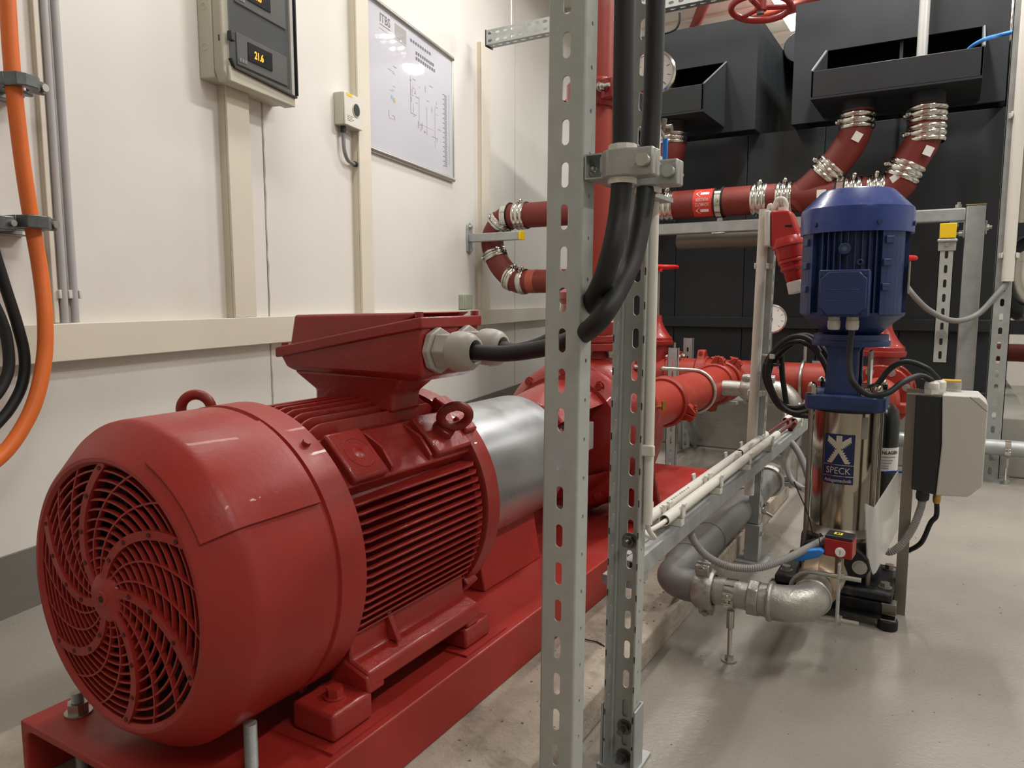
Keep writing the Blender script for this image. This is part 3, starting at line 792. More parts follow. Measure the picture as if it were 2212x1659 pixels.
# ---- coupling guard and its pedestal
gd = thing('coupling_guard', 'bare galvanised sheet cylinder guarding the shaft coupling', 'guard', (AX, 1.6, SKT))
b = MB(); yl(b, [(.198, 1.60), (.200, 1.60), (.200, 2.10), (.198, 2.10), (.198, 1.60)], 64, cap=False)
part('sheet_tube', b, mat('bright_galvanised_sheet', '#b4b7b8', .34, metal=.85, var=.06, vscale=5, bump=.03, bscale=40, rvar=.08), gd)
b = MB(); b.prism([(-.13, SKT), (.13, SKT), (.10, .38), (-.10, .38)], (AX, 1.72, 0), (1, 0, 0), (0, 0, 1), YA, .34)
part('pedestal', b, RED, gd, bevel=.005)

# ---- end suction pump
PY = 2.70
pu = thing('end_suction_pump', 'red cast centrifugal pump behind the perforated posts', 'pump', (AX, 2.5, SKT))
b = MB(); yl(b, [(0, 2.05), (.085, 2.05), (.10, 2.07), (.10, 2.20), (.13, 2.25), (0, 2.25)], 32)
part('bearing_housing', b, RED_DARK, pu)
for (a0, a1) in ((40, 140), (220, 332)):
    b = MB(); yl(b, [(.10, 2.2), (.16, 2.22), (.20, 2.30), (.225, 2.50), (.205, 2.50), (.18, 2.30), (.10, 2.24), (.10, 2.2)], 18, cap=False, a0=PI - math.radians(a1), a1=PI - math.radians(a0))
    part('lantern_arm', b, RED_DARK, pu, bevel=.006)
b = MB(); yl(b, [(.10, 2.46), (.235, 2.46), (.26, 2.48), (.275, 2.50), (.275, 2.535), (.10, 2.535)], 56)
part('back_cover', b, RED_DARK, pu)
for k in range(10):
    a = math.radians(18 + 36 * k); p = polar(.25, a, 2.475); bo = MB(); bolt(bo, p, -YA, .014, .016)
    part('cover_bolt', bo, RED_DARK, pu)
part('seal_guard', MB().obox((AX + .10, 2.36, AZ + .03), (1, 0, 0), YA, (0, 0, 1), (.10, .12, .10)), GALV_DULL, pu, bevel=.004)
b = MB(); yl(b, [(0, 2.53), (.255, 2.53), (.285, 2.56), (.30, 2.62), (.30, 2.72), (.285, 2.78), (.24, 2.83), (.15, 2.87), (.12, 2.90), (.115, 2.96), (0, 2.96)], 64)
part('volute', b, RED_DARK, pu)
b = MB().cyl((AX, PY, AZ + .20), (AX, PY, .86), .13, .10, n=40)
part('discharge_nozzle', b, RED_DARK, pu)
b = MB().cyl((AX, PY, .855), (AX, PY, .885), .145, n=40); b.cyl((AX, PY, .887), (AX, PY, .915), .145, n=40)
fl = part('discharge_flange', b, RED_DARK, pu, bevel=.003)
for k in range(8):
    a = math.radians(22.5 + 45 * k); p = V((AX + .118 * math.cos(a), PY + .118 * math.sin(a), .915)); bo = MB(); bolt(bo, p, (0, 0, 1), .015, .018)
    p2 = V((p.x, p.y, .855)); bolt(bo, p2, (0, 0, -1), .015, .014, shank=.012); part('flange_bolt', bo, ZINC, fl)
b = MB().cyl((AX, 2.95, AZ), (AX, 2.98, AZ), .165, n=40); b.cyl((AX, 2.982, AZ), (AX, 3.012, AZ), .165, n=40)
fl = part('suction_flange', b, RED_DARK, pu, bevel=.003)
for k in range(8):
    a = math.radians(22.5 + 45 * k); bo = MB(); bolt(bo, polar(.14, a, 2.95), -YA, .015, .016); part('flange_bolt', bo, RED_DARK, fl)
for sg in (-1, 1):
    b = MB(); b.prism([(sg * .12, SKT + .02), (sg * .34, SKT + .02), (sg * .335, SKT + .035), (sg * .27, AZ + .02), (sg * .22, AZ + .05), (sg * .12, AZ - .1)], (AX, 2.63, 0), (1, 0, 0), (0, 0, 1), YA, .022)
    part('foot_web', b, RED_DARK, pu, bevel=.004)
    b = MB().box2((AX + sg * .15, 2.56, SKT), (AX + sg * .315, 2.76, SKT + .03)); part('pump_foot', b, RED_DARK, pu, bevel=.006)
    bo = MB(); bolt(bo, (AX + sg * .27, 2.59, SKT + .03), (0, 0, 1), .016, .018); part('foot_bolt', bo, RED_DARK, pu)
b = MB().cyl((AX + .27, 2.72, AZ + .10), (AX + .31, 2.72, AZ + .11), .007, n=10); b.cyl((AX + .305, 2.72, AZ + .095), (AX + .305, 2.72, AZ + .13), .009, n=8)
part('vent_cock', b, BRASS, pu)
part('lower_bulge', MB().sphere((AX, 2.64, AZ - .17), .15, 24, 12), RED_DARK, pu)
# anchor rod right of the pump foot
P = [V((-.85, 2.86, .09 + i * .002)) for i in range(130)]
single('anchor_rod', MB().tube(P, [.011 if i % 2 else .0098 for i in range(130)], 12), mat('rusty_threaded_rod', '#7d5d49', .6, metal=.4), 'rusty threaded rod standing beside the red pump foot', 'threaded rod')

# ================================================================== RED PIPEWORK
def groove_coupling(parent, c, ax, R, m, w=.062, ear=None, name='pipe_coupling'):
    """two-half grooved coupling with ears and bolts"""
    c = V(c); ax = V(ax).normalized(); ear = V(ear); ear = (ear - ax * ear.dot(ax)).normalized(); tn = ax.cross(ear); q_ = min(1, R / .065)
    g = MB().lathe([(R, -w / 2), (R + .012 * q_, -w / 2), (R + .022 * q_, -w / 2 + .012), (R + .022 * q_, w / 2 - .012), (R + .012 * q_, w / 2), (R, w / 2), (R, -w / 2)], c, ax, 40, cap=False)
    o = part(name, g, m, parent)
    for sg in (-1, 1):
        Ro = R + .021 * q_; Lx = R + .066 * q_
        for q in (-1, 1):
            e = MB().prism([(R * .9, q * .0015), (Lx - .004, q * .0015), (Lx, q * .008 * q_), (Lx - .003 * q_, q * .020 * q_), (Lx - .016 * q_, q * .029 * q_), (R + .012 * q_, q * (.42 * R)), (.80 * Ro, q * .62 * Ro), (.66 * R, q * .66 * R)][::(1 if q * sg > 0 else -1)], c - ax * (w * .36), ear * sg, tn, ax, w * .72)
            part('coupling_ear', e, m, o, bevel=.004 * q_)
        p = c + ear * sg * (R + .045 * q_)
        k = MB(); bolt(k, p + tn * .024 * q_, tn, .014 * q_, .014 * q_); k.cyl(p - tn * .05 * q_, p + tn * .03 * q_, .008 * q_, n=10); bolt(k, p - tn * .024 * q_, -tn, .014 * q_, .014 * q_)
        part('coupling_bolt', k, m, o)
    return o
rp = thing('riser_pipe', 'red vertical riser pipe above the pump, behind the perforated posts', 'pipe', (AX, PY, .92))
part('pipe', MB().cyl((AX, PY, .915), (AX, PY, 3.9), .078, n=40), RED_PIPE, rp)
part('lower_fitting', MB().lathe([(.135, 0), (.14, .02), (.14, .05), (.12, .07), (.115, .12), (.13, .14), (.13, .165), (.1, .18), (.078, .2)], (AX, PY, .915), ZUP, 40), RED_DARK, rp)
_z = on_y(1300, 205, PY).z
groove_coupling(rp, (AX, PY, _z), ZUP, .078, RED_DARK, .10, ear=V((.9, -.5, 0)))
part('coupling_bolt', bolt(MB(), V((AX + .075, PY - .10, _z)), V((.85, -.3, 0)), .013, .016, shank=.03), ZINC, rp)
_z2 = on_y(1300, 335, PY).z
part('branch_weld', MB().torus((AX, PY, _z2), V((.25, -.1, 1)), .086, .006, 36, 8), RED_PIPE, rp)

SR = .109
HDY = 4.98
sp = thing('suction_pipe', 'thick red suction pipe with bolted couplings running from the pump to the cross header', 'pipe', (AX, 3.0, AZ))
part('pipe', MB().cyl((AX, 3.01, AZ), (AX, HDY, AZ), SR, n=48), RED_PIPE, sp)
groove_coupling(sp, (AX, 3.62, AZ), YA, SR, RED_PIPE, .07, ear=V((.93, 0, -.36)))
groove_coupling(sp, (AX, 4.55, AZ), YA, SR, RED_PIPE, .07, ear=V((.15, 0, 1)))
groove_coupling(sp, (AX + .004, 4.72, AZ), YA, SR, RED_PIPE, .07, ear=V((.55, 0, .84)))
ub = MB(); ub.tube(arc((AX, 4.12, AZ), (1, 0, 0), (0, 0, 1), SR + .011, -PI * .62, PI * .5, 24) + [V((AX - .18, 4.12, AZ + SR + .012))], .010, 10)
part('u_bolt', ub, ZINC, sp)
single('perforated_strut', channel(MB(), (on_y(1450, 900, 4.30).x, 4.30, .001), on_y(1450, 752, 4.30).z, ZUP, (1, 0, 0), YA, .062, .03, .003, .08, .010, .05), GALV, 'short slotted strut clamping the thick red suction pipe', 'strut', 'short slotted struts at the red pipes', bevel=0)
hd = thing('header_pipe', 'red horizontal header pipe crossing behind the suction pipe', 'pipe', (AX, HDY, AZ))
HX0, HX1 = -2.42, -.55
part('pipe', MB().cyl((HX0, HDY, AZ), (HX1, HDY, AZ), .118, n=48), RED_PIPE, hd)
groove_coupling(hd, (AX + .20, HDY, AZ), (1, 0, 0), .118, RED_PIPE, .07, ear=V((0, -.2, 1)))
groove_coupling(hd, (AX - .20, HDY, AZ), (1, 0, 0), .118, RED_PIPE, .07, ear=V((0, -.2, 1)))
for (px, py) in ((1440, 810), (1727, 840)):
    x = on_y(px, py, HDY - .12).x
    ub = MB(); ub.tube(arc((x, HDY, AZ), (0, 1, 0), (0, 0, 1), .128, PI * .42, PI * 1.5, 24) + [], .010, 10)
    ub.tube([V((x, HDY + .03, AZ + .125)), V((x, HDY + .03, AZ + .22))], .010, 10)
    part('u_bolt', ub, ZINC, hd)
    single('perforated_strut', channel(MB(), (x + .06, HDY + .14, .001), on_y(1460, 730 if px < 1600 else 768, HDY + .14).z, ZUP, (1, 0, 0), YA, .07, .03, .003, .061, .014, .034), GALV, 'slotted strut behind the red header, ' + ('near the tee' if px < 1600 else 'behind the coiled cable'), 'strut')
def gate_valve(x, y, z, label, A=V((1, 0, 0))):
    t = thing('gate_valve', label, 'valve', (x, y, z)); B = ZUP.cross(A); O = V((x, y, z))
    b = MB().lathe([(.10, -.11), (.115, -.08), (.12, 0), (.115, .08), (.10, .11)], O, A, 36)
    part('body', b, RED_DARK, t)
    for sg in (-1, 1):
        f = part('flange', MB().cyl(O + A * sg * .11, O + A * sg * .14, .165, n=40), RED_DARK, t, bevel=.004)
        f2 = part('pipe_flange', MB().cyl(O + A * sg * .143, O + A * sg * .172, .165, n=40), RED_DARK, t, bevel=.004)
        for k in range(8):
            a = math.radians(22.5 + 45 * k); p = O + A * sg * .172 + B * (.138 * math.cos(a)) + ZUP * (.138 * math.sin(a))
            bo = MB(); bolt(bo, p, A * sg, .016, .018); bo.cyl(p + A * sg * .01, p - A * sg * .07, .009, n=10); bolt(bo, p - A * sg * .062, A * -sg, .016, .018, shank=.01)
            part('flange_bolt', bo, ZINC, f)
    part('bonnet_base', MB().cyl((x, y, z + .05), (x, y, z + .24), .085, .078, n=32), RED_DARK, t)
    part('bonnet_flange', MB().lathe([(.08, .20), (.108, .205), (.112, .215), (.112, .232), (.104, .236), (.104, .255), (.095, .262), (.075, .285), (.045, .335), (.034, .365), (.03, .41), (0, .41)], (x, y, z), ZUP, 32), RED_DARK, t)
    part('stem', MB().cyl((x, y, z + .40), (x, y, z + .74), .014, n=12), STEEL_BR, t)
    w = MB().torus((x, y, z + .74), ZUP, .125, .013, 40, 10); w.cyl((x, y, z + .71), (x, y, z + .76), .026, n=16)
    for k in range(4): w.tube([V((x, y, z + .73)), V((x + .125 * math.cos(k * PI / 2 + .4), y + .125 * math.sin(k * PI / 2 + .4), z + .74))], .010, 8)
    part('handwheel', w, mat('bright_red_handwheel', '#c8201c', .35), t)
    return t
_x = on_y(1425, 700, HDY).x
gate_valve(-1.77, HDY, AZ, 'red gate valve with handwheel on the header beside the perforated posts')
_gv = on_y(1906, 830, 4.6)
part('end_elbow', MB().tube(spline([V((HX1 - .05, HDY, AZ)), V((HX1 + .05, HDY, AZ)), V((_gv.x - .04, HDY - .03, AZ)), V((_gv.x, HDY - .14, AZ)), V((_gv.x, HDY - .22, AZ))], 6), .112, 32), RED_PIPE, hd)
gate_valve(_gv.x, 4.60, AZ, 'red gate valve with handwheel behind the vertical blue pump', YA)
ep = thing('stub_pipe', 'short red capped stub on the gate valve behind the vertical blue pump', 'pipe', (_gv.x, 4.3, AZ))
part('stub', MB().lathe([(.10, .0), (.105, .10), (.11, .16), (.095, .21), (.05, .24), (0, .25)], (_gv.x, 4.427, AZ), (0, -1, 0), 36), RED_PIPE, ep)
part('stub_ear', MB().box((_gv.x + .10, 4.30, AZ - .04), (.09, .06, .05)), RED_PIPE, ep, bevel=.012)

# ================================================================== PERFORATED POSTS AND CABLE SUPPORT
PX0 = -.59; PW, PD, PT, PP = .070, .044, .0035, .07
def post(name, label, y_web, sgn, zc, top, z0=.008):
    """U post with slotted web at y_web, flanges towards sgn*y"""
    t = thing(name, label, 'post', (PX0, y_web, 0), 'perforated posts of the cable frame')
    k = int((zc - z0) / PP - .5); zb = zc - (k + .5) * PP
    D = V((0, sgn, 0)); X = V((1, 0, 0)); rc = .005
    b = MB(); n = int((top - zb) / PP)
    for i in range(n):
        b.cell((PX0, y_web, zb + (i + .5) * PP), X * sgn, ZUP, D, PW - 2 * rc, PP, slot(.0145, .0425, 7), PT)
    if zb > z0 + .002: b.box2((PX0 - PW / 2 + rc, y_web, z0), (PX0 + PW / 2 - rc, y_web + sgn * PT, zb))
    part('slotted_web', b, GALV_DULL, t)
    for s in (-1, 1):
        f = MB(); xo = PX0 + s * PW / 2
        for i in range(n - 1):
            f.cell((xo, y_web + sgn * (rc + (PD - rc) / 2), zb + (i + 1) * PP), D * s * sgn * sgn, ZUP, V((-s, 0, 0)), PD - rc, PP, circ(.0038, 10), PT)
        f.box2((xo, y_web + sgn * rc, z0), (xo - s * PT, y_web + sgn * PD, zb + PP / 2))
        f.cyl((xo - s * rc, y_web + sgn * rc, z0), (xo - s * rc, y_web + sgn * rc, zb + n * PP), rc, n=16)
        part('flange', f, GALV_DULL, t)
    return t
YP1, YP2 = 1.15, 1.502
TILT = math.radians(.55)                      # the posts stand slightly out of plumb
post('perforated_post', 'tall slotted steel post with its closed slotted face towards the fan cover', YP1, 1, on_y(1211, 822, YP1).z, 3.3)
p2 = post('perforated_post', 'tall slotted steel post with its open channel towards the other post', YP2, -1, on_y(1352, 869, YP2).z, 3.3)
# foot shoe of the second post
zf = on_y(1340, 1532, YP2 - .05).z
b = MB(); b.box2((PX0 - .040, YP2 + .001, .008), (PX0 + .040, YP2 + .006, zf)); b.box2((PX0 - .041, YP2 - PD - .004, .008), (PX0 - .0365, YP2 + .005, zf)); b.box2((PX0 + .0365, YP2 - PD - .004, .008), (PX0 + .041, YP2 + .005, zf))
part('foot_shoe', b, GALV, p2, bevel=.001)
part('base_plate', MB().box2((PX0 - .045, YP2 - .055, 0), (PX0 + .046, YP2 + .05, .008)), GALV, p2, bevel=.001)
for (px, py) in ((1332, 1565), (1331, 1628), (1344, 1165)):
    p = on_y(px, py, YP2 - PT - .001); q = V((PX0, YP2 - PT, p.z)); k = MB(); bolt(k, q, (0, -1, 0), .0135, .012, shank=.018)
    part('bolt', k, mat('dull_steel_bolt', '#7c7a76', .45, metal=.8), p2)
b = MB().box2((PX0 - .06, YP1 - .06, 0), (PX0 + .06, YP1 + .08, .008))
part('base_plate', b, GALV, bpy.data.objects['perforated_post'], bevel=.001)

# bracket rail between the posts, clamps and the two black motor cables
for _n in ('perforated_post', 'perforated_post.001'): bpy.data.objects[_n].rotation_euler = (0, TILT, 0)
XB = PX0 + PW / 2 + .0135
zb = on_x(1281, 367, XB + .002).z
br = thing('strut_rail', 'short open steel rail bridging the two tall slotted posts', 'rail', (XB, 1.16, zb))
C41 = [(0, -.0205), (.032, -.0205), (.032, -.012), (.0295, -.012), (.0295, -.018), (.0025, -.018), (.0025, .018), (.0295, .018), (.0295, .012), (.032, .012), (.032, .0205), (0, .0205)]
part('profile', MB().prism(C41, (XB + .0008, 1.150, zb), (1, 0, 0), ZUP, YA, .36), GALV, br)
k = MB(); k.cyl((XB + .003, 1.171, zb), (XB + .005, 1.171, zb), .0135, n=24); k.sphere((XB + .006, 1.171, zb), .0075, 14, 8); part('bolt', k, ZINC, br)
XC = -.478
c1 = on_x(1345, 330, XC); c2 = on_x(1402, 330, XC)
def bend(px, xs): return [on_x(x, y, q) for (x, y), q in zip(px, xs)]
A1 = [c1 + V((0, .012, 3.3 - c1.z)), c1 + V((0, .010, 2.6 - c1.z))] + bend([(1350, 0), (1345, 330), (1338, 450), (1318, 555), (1288, 635), (1240, 700), (1180, 740), (1120, 758)], [XC, XC, XC, XC - .005, -.52, -.62, -.72, -.80]) + [V((BX1 + .105, GL[1][0], GL[1][1]))]
A2 = [c2 + V((0, .012, 3.3 - c2.z)), c2 + V((0, .010, 2.6 - c2.z))] + bend([(1416, 0), (1402, 330), (1393, 430), (1371, 545), (1338, 622), (1294, 692), (1243, 730), (1175, 752), (1090, 764)], [XC, XC, XC, XC, XC - .005, -.50, -.58, -.68, -.80]) + [V((BX1 + .10, GL[0][0], GL[0][1]))]
single('power_cable', MB().tube(spline(A1, 8), .0172, 16), RUBBER, 'black motor cable from the rear gland of the red terminal box up between the posts', 'cable')
single('power_cable', MB().tube(spline(A2, 8), .0172, 16), RUBBER, 'black motor cable from the front gland of the red terminal box up between the posts', 'cable')
ALC = mat('rough_cast_aluminium', '#a9a9a6', .45, metal=.6, var=.1, vscale=30, bump=.15, bscale=120)
for (c, zz, lab) in ((c1, zb - .0, 'cast aluminium clamp on the motor cable close to the closed post'), (c2, zb - .0, 'cast aluminium clamp on the motor cable close to the open post')):
    t = thing('cable_clamp', lab, 'clamp', (c.x, c.y, zz), 'cast clamps on the motor cables')
    x0 = XB + .033
    prof = [(c.x - .030, -.014), (c.x - .016, -.027), (c.x + .016, -.027), (c.x + .032, -.018), (c.x + .058, -.018), (c.x + .058, -.001), (c.x + .024, -.001)] + \
           [(c.x + .0175 * math.cos(a), -.0175 * math.sin(a)) for a in (.1, .6, 1.1, PI / 2, 2.04, 2.54, 3.04)] + [(c.x - .030, -.001)]
    for sg in (1, -1):
        part('clamp_half', MB().prism([(x, c.y + sg * y) for x, y in prof][::sg], (0, 0, zz - .022), (1, 0, 0), YA, ZUP, .044), ALC, t, bevel=.003)
    part('clamp_neck', MB().box2((x0 - .004, c.y - .015, zz - .014), (c.x - .026, c.y + .015, zz + .014)), ALC, t, bevel=.003)
    for dz in (-.031, .022):
        part('plastic_liner', MB().ring((c.x, c.y, zz + dz), (c.x, c.y, zz + dz + .009), .0235, .0176, 10), PVC, t)
    k = MB().cyl((c.x + .045, c.y - .020, zz), (c.x + .045, c.y - .032, zz), .0105, n=16); part('clamp_bolt', k, ZINC, t)
    k = MB().cyl((c.x + .045, c.y + .016, zz), (c.x + .045, c.y + .03, zz), .010, n=6); part('clamp_nut', k, ZINC, t)

# white conduit on the second post
p = on_y(1401, 700, YP2 - .022)
cd = thing('conduit', 'white conduit fixed upright to the open slotted post', 'conduit', (p.x, p.y, .6), 'white conduits on the cable frame')
zl = on_y(1389, 1130, YP2 - .022).z
XCO = PX0 + PW / 2 + .0165
part('tube', MB().ring((XCO, YP2 - .022, zl), (XCO, YP2 - .022, 3.3), .0105, .0088, 18), PVC, cd)
b = MB().box((XCO + .001, YP2 - .034, on_y(1393, 972, YP2 - .03).z), (.03, .012, .024)); part('clip', b, PVC, cd, bevel=.003)
zc_ = .505
b = MB().tube(spline([(XCO, YP2 - .022, zl + .1), (XCO, YP2 - .022, zl), (XCO - .002, 1.53, zl - .045), (-.585, 1.60, zc_ + .006), (-.585, 1.70, zc_), (-.585, 1.9, zc_)], 8), .0058, 10)
part('cable', b, PVC, cd)

# horizontal strut rail with two white conduits
RX1 = -.575; RZ1 = .467
rl = thing('strut_rail', 'long horizontal steel rail carrying two white conduits beside the plinth', 'rail', (RX1, 1.6, RZ1))
part('profile', MB().prism([(-x, z) for x, z in reversed(C41)] , (RX1, 1.52, RZ1 - .0205), (1, 0, 0), ZUP, YA, 3.3), GALV, rl)
part('inner_rail', MB().prism([(-.07, -.0205), (-.034, -.0205), (-.034, .0205), (-.07, .0205)], (RX1, 1.56, RZ1 - .0205), (1, 0, 0), ZUP, YA, 3.2), GALV_DULL, rl)
part('end_plate', MB().box2((RX1 - .085, 1.52, RZ1 - .065), (RX1 - .002, 1.60, RZ1 - .043)), GALV, rl, bevel=.002)
def y_at(px, py, z=zc_): return on_z(px, py, z).y
CR_ = .0145
ya, yb, yc, yd = 1.735, y_at(1678, 938), y_at(1692, 922) + .18, 4.75
segs = [(-.588, ya, yb, 'white conduit lying on the long rail, open end by the post, outer row'), (-.628, 1.70, 2.63, 'white conduit lying on the long rail, inner row, printed tube'), (-.628, 2.66, yb - .03, 'white conduit lying on the long rail, inner row, between the printed tube and red wires'),
        (-.588, yc, yd, 'white conduit lying on the long rail past the red wires, outer row'), (-.628, yc, yd, 'white conduit lying on the long rail past the red wires, inner row')]
for (x, y0, y1, lab) in segs:
    t = thing('conduit', lab, 'conduit', (x, y0, zc_), 'white conduits on the cable frame')
    part('tube', MB().ring((x, y0, zc_), (x, y1, zc_), CR_, CR_ - .002, 20), PVC, t)
    y = y0 + .10
    while y < y1 - .02:
        c = MB(); c.box((x, y, RZ1 + .010), (.034, .026, .020)); 
        for sg in (-1, 1): c.obox((x + sg * .0175, y, zc_ + .003), (1, 0, 0), YA, ZUP, (.005, .024, .036)); c.box((x + sg * .019, y, zc_ + .020), (.008, .022, .006))
        part('clip', c, PVC, t, bevel=.0015); y += .37
    if 'printed' in lab and y0 < 2: 
        for q in range(14):
            part('printed_mark', MB().box((x + .0072, 1.80 + q * .018, zc_ + .0128), (.004, .011 if q % 4 else .005, .0012), Matrix.Rotation(math.radians(29), 3, 'Y')), mat('grey_print', '#8c8c88', .6), t)
# red wires jumping into the grey corrugated hose
hs = spline([on_y(1702, 948, 3.42), on_y(1722, 972, 3.3), on_y(1738, 1005, 3.2), on_y(1748, 1035, 3.1), on_y(1765, 1060, 3.0)], 8)
t = thing('wiring_hose', 'grey corrugated hose fed with dark red wires at the conduit gap', 'hose', hs[0])
part('corrugated_hose', MB().hose(hs, .0145), HOSE, t)
RW = mat('dark_red_wire', '#5e211b', .55)
for a, bpt in (((-.628, yb - .05, zc_), (-.60, 3.50, zc_ + .012)), ((-.588, yb - .03, zc_), (-.585, 3.52, zc_ - .004)), ((-.628, yc + .03, zc_), (-.60, yc - .10, zc_ + .015)), ((-.588, yc + .03, zc_), (-.57, yc - .09, zc_ + .006))):
    part('wire', MB().tube(spline([V(a), V(bpt), hs[0] + V((0, .05, .012)), hs[4]], 6), .0062, 8), RW, t)
hs = spline([on_y(1730, 905, 3.9), on_y(1728, 935, 3.75), on_y(1708, 985, 3.6), on_y(1702, 1010, 3.5), on_y(1712, 1040, 3.4), on_y(1738, 1058, 3.3)], 8)
single('hose', MB().hose(hs, .0135), HOSE, 'smooth grey hose curving down behind the steel pump sleeve', 'hose')

# middle strut post with conduit
MX, MY = -.632, 3.0
mz = on_y(1642, 456, MY).z
t = thing('strut_post', 'slim steel strut post standing beside the vertical blue pump', 'post', (MX, MY, 0)); t.rotation_euler = (0, math.radians(1.0), 0); t.location.x -= .012
part('profile', channel(MB(), (MX + .0205, MY, .16), mz - .16, ZUP, YA, (-1, 0, 0), .041, .041, .0025, .05, .012, .03), GALV, t)
b = MB().box2((MX - .028, MY - .028, .006), (MX + .028, MY + .028, .155)); part('foot_shoe', b, GALV, t, bevel=.002)
part('base_plate', MB().box2((MX - .06, MY - .06, 0), (MX + .06, MY + .06, .006)), GALV, t)
k = MB(); bolt(k, (MX + .028, MY - .01, .12), (1, 0, 0), .010, .010); part('bolt', k, ZINC, t)
t = thing('conduit', 'white conduit fixed upright to the slim strut post', 'conduit', (MX, MY - .03, .8), 'white conduits on the cable frame'); t.rotation_euler = (0, math.radians(1.0), 0)
q = on_y(1640, 600, MY - .045)
zl = on_y(1607, 1067, MY - .045).z
part('tube', MB().ring((q.x, MY - .045, zl), (q.x, MY - .045, mz), .0195, .0175, 20), PVC, t)
for py in (575, 850):
    z_ = on_y(1636, py, MY - .045).z
    c = MB().box((q.x + .004, MY - .024, z_), (.062, .008, .022)); c.box((q.x - .023, MY - .04, z_), (.006, .026, .022)); c.box((q.x + .023, MY - .044, z_), (.006, .036, .022)); part('clip', c, PVC, t, bevel=.002)
part('cable', MB().tube(spline([V((q.x + .01, MY - .045, mz - .2)), V((q.x + .015, MY - .045, mz)), on_y(1665, 450, MY - .05), on_y(1672, 432, MY - .05), on_y(1685, 430, MY - .05), on_y(1692, 440, MY - .05), on_y(1692, 458, MY - .05)], 8), .0085, 12), PVC, t)
# red industrial plug socket
t = thing('industrial_plug', 'red industrial power plug hanging beside the slim strut post', 'plug', on_y(1690, 620, MY - .05))
YS = MY - .07
def onS(px, py): p = on_y(px, py, YS); return (p.x, p.z)
b = MB().prism([onS(x, y) for x, y in ((1668, 532), (1668, 456), (1708, 455), (1714, 465), (1732, 520), (1732, 536), (1700, 545), (1680, 545))][::-1], (0, YS - .03, 0), (1, 0, 0), ZUP, YA, .085)
SOCK = mat('red_plug_plastic', '#b02a26', .32)
part('housing', b, SOCK, t, bevel=.008)
b = MB().prism([onS(x, y) for x, y in ((1656, 458), (1667, 456), (1667, 533), (1655, 533))][::-1], (0, YS - .035, 0), (1, 0, 0), ZUP, YA, .095); part('back_plate', b, PVC, t, bevel=.004)
part('slot', MB().obox(on_y(1703, 488, YS - .0305), (1, 0, 0), YA, ZUP, (.024, .002, .008)), BLACK, t)
u0 = on_y(1703, 530, YS); u1 = on_y(1717, 598, YS); d = (u1 - u0).normalized()
part('plug_collar', MB().lathe([(.050, -.03), (.058, -.01), (.058, .004), (.052, .006), (.050, .05), (.047, .052), (.049, .056), (.049, .064), (.044, .066), (.042, .080), (.045, .083), (.045, .090), (.036, .098), (.034, .13), (.028, .14)], u0, d, 28), SOCK, t)
g = u0 + d * .135
part('plug_nut', MB().cyl(g, g + d * .045, .034, n=10), PVC, t, bevel=.003)
part('entry_gland', MB().cyl(on_y(1692, 462, YS + .02), on_y(1692, 448, YS + .02), .018, n=12), PVC, t)

# ================================================================== GALVANISED PUMP SUCTION LINE
GZ = .205; GY = 2.10; GXV = -.30
gl_ = on_y(1432, 1237, GY)
gx0 = gl_.x
gp = thing('pump_feed_pipe', 'silver galvanised feed pipe with elbows in front of the vertical pump', 'pipe', (GXV, GY, GZ))
def elbow(c, d0, d1, R, r, n=12):
    """quarter bend: arrives along d0 at corner c, leaves along d1"""
    d0 = V(d0); d1 = V(d1); o = V(c) - d0 * R + d1 * R
    return arc(o, -d1, d0, R, 0, PI / 2, n)
ex = GXV
part('straight_pipe', MB().cyl((gx0 + .10, GY, GZ), (ex - .12, GY, GZ), .039, n=32), CAST_GALV, gp)
e = elbow((ex, GY, GZ), (1, 0, 0), (0, 1, 0), .085, .05)
part('elbow', MB().tube([V((ex - .10, GY, GZ))] + e + [V((ex, GY + .11, GZ))], .050, 32), CAST_GALV, gp)
part('elbow_bead', MB().torus((ex - .095, GY, GZ), (1, 0, 0), .049, .008, 36, 10), CAST_GALV, gp)
part('elbow_bead', MB().torus((ex, GY + .085, GZ), YA, .050, .005, 36, 10), CAST_GALV, gp)
part('union_nut', MB().cyl((ex - .155, GY, GZ), (ex - .125, GY, GZ), .052, n=8), CAST_GALV, gp, bevel=.003)
part('union_collar', MB().cyl((ex - .127, GY, GZ), (ex - .10, GY, GZ), .046, n=32), CAST_GALV, gp, bevel=.003)
part('nipple', MB().cyl((ex, GY + .10, GZ), (ex, GY + .19, GZ), .043, n=32), CAST_GALV, gp)
BRZ = mat('dull_bronze_fitting', '#8f7d68', .42, metal=.7, var=.12, vscale=20)
part('valve_body', MB().lathe([(.045, .0), (.062, .02), (.068, .06), (.068, .16), (.055, .19), (.045, .20)], (ex, GY + .17, GZ), YA, 8), BRZ, gp, bevel=.004)
gc = groove_coupling(gp, (gx0 + .13, GY, GZ), (1, 0, 0), .045, CAST_GALV, .056, ear=V((0, -.35, 1)))
e = elbow((gx0 + .01, GY, GZ), (-1, 0, 0), (0, 1, 0), .075, .05)
part('elbow', MB().tube([V((gx0 + .11, GY, GZ))] + e + [V((gx0 + .01, GY + .10, GZ + .0))], .0475, 28), GREY_PIPE, gp)
YG1 = 3.55
gpx = gx0 + .01
part('reducer', MB().lathe([(.0475, .0), (.05, .02), (.058, .06), (.0585, .10)], (gpx, GY + .095, GZ), YA, 32), GREY_PIPE, gp)
part('long_pipe', MB().cyl((gpx, GY + .19, GZ), (gpx, YG1, GZ), .0575, n=36), GREY_PIPE, gp)
for y in (GY + .20, GY + .46): part('weld_ring', MB().torus((gpx, y, GZ), YA, .058, .0035, 36, 8), GREY_PIPE, gp)
yk = 3.12
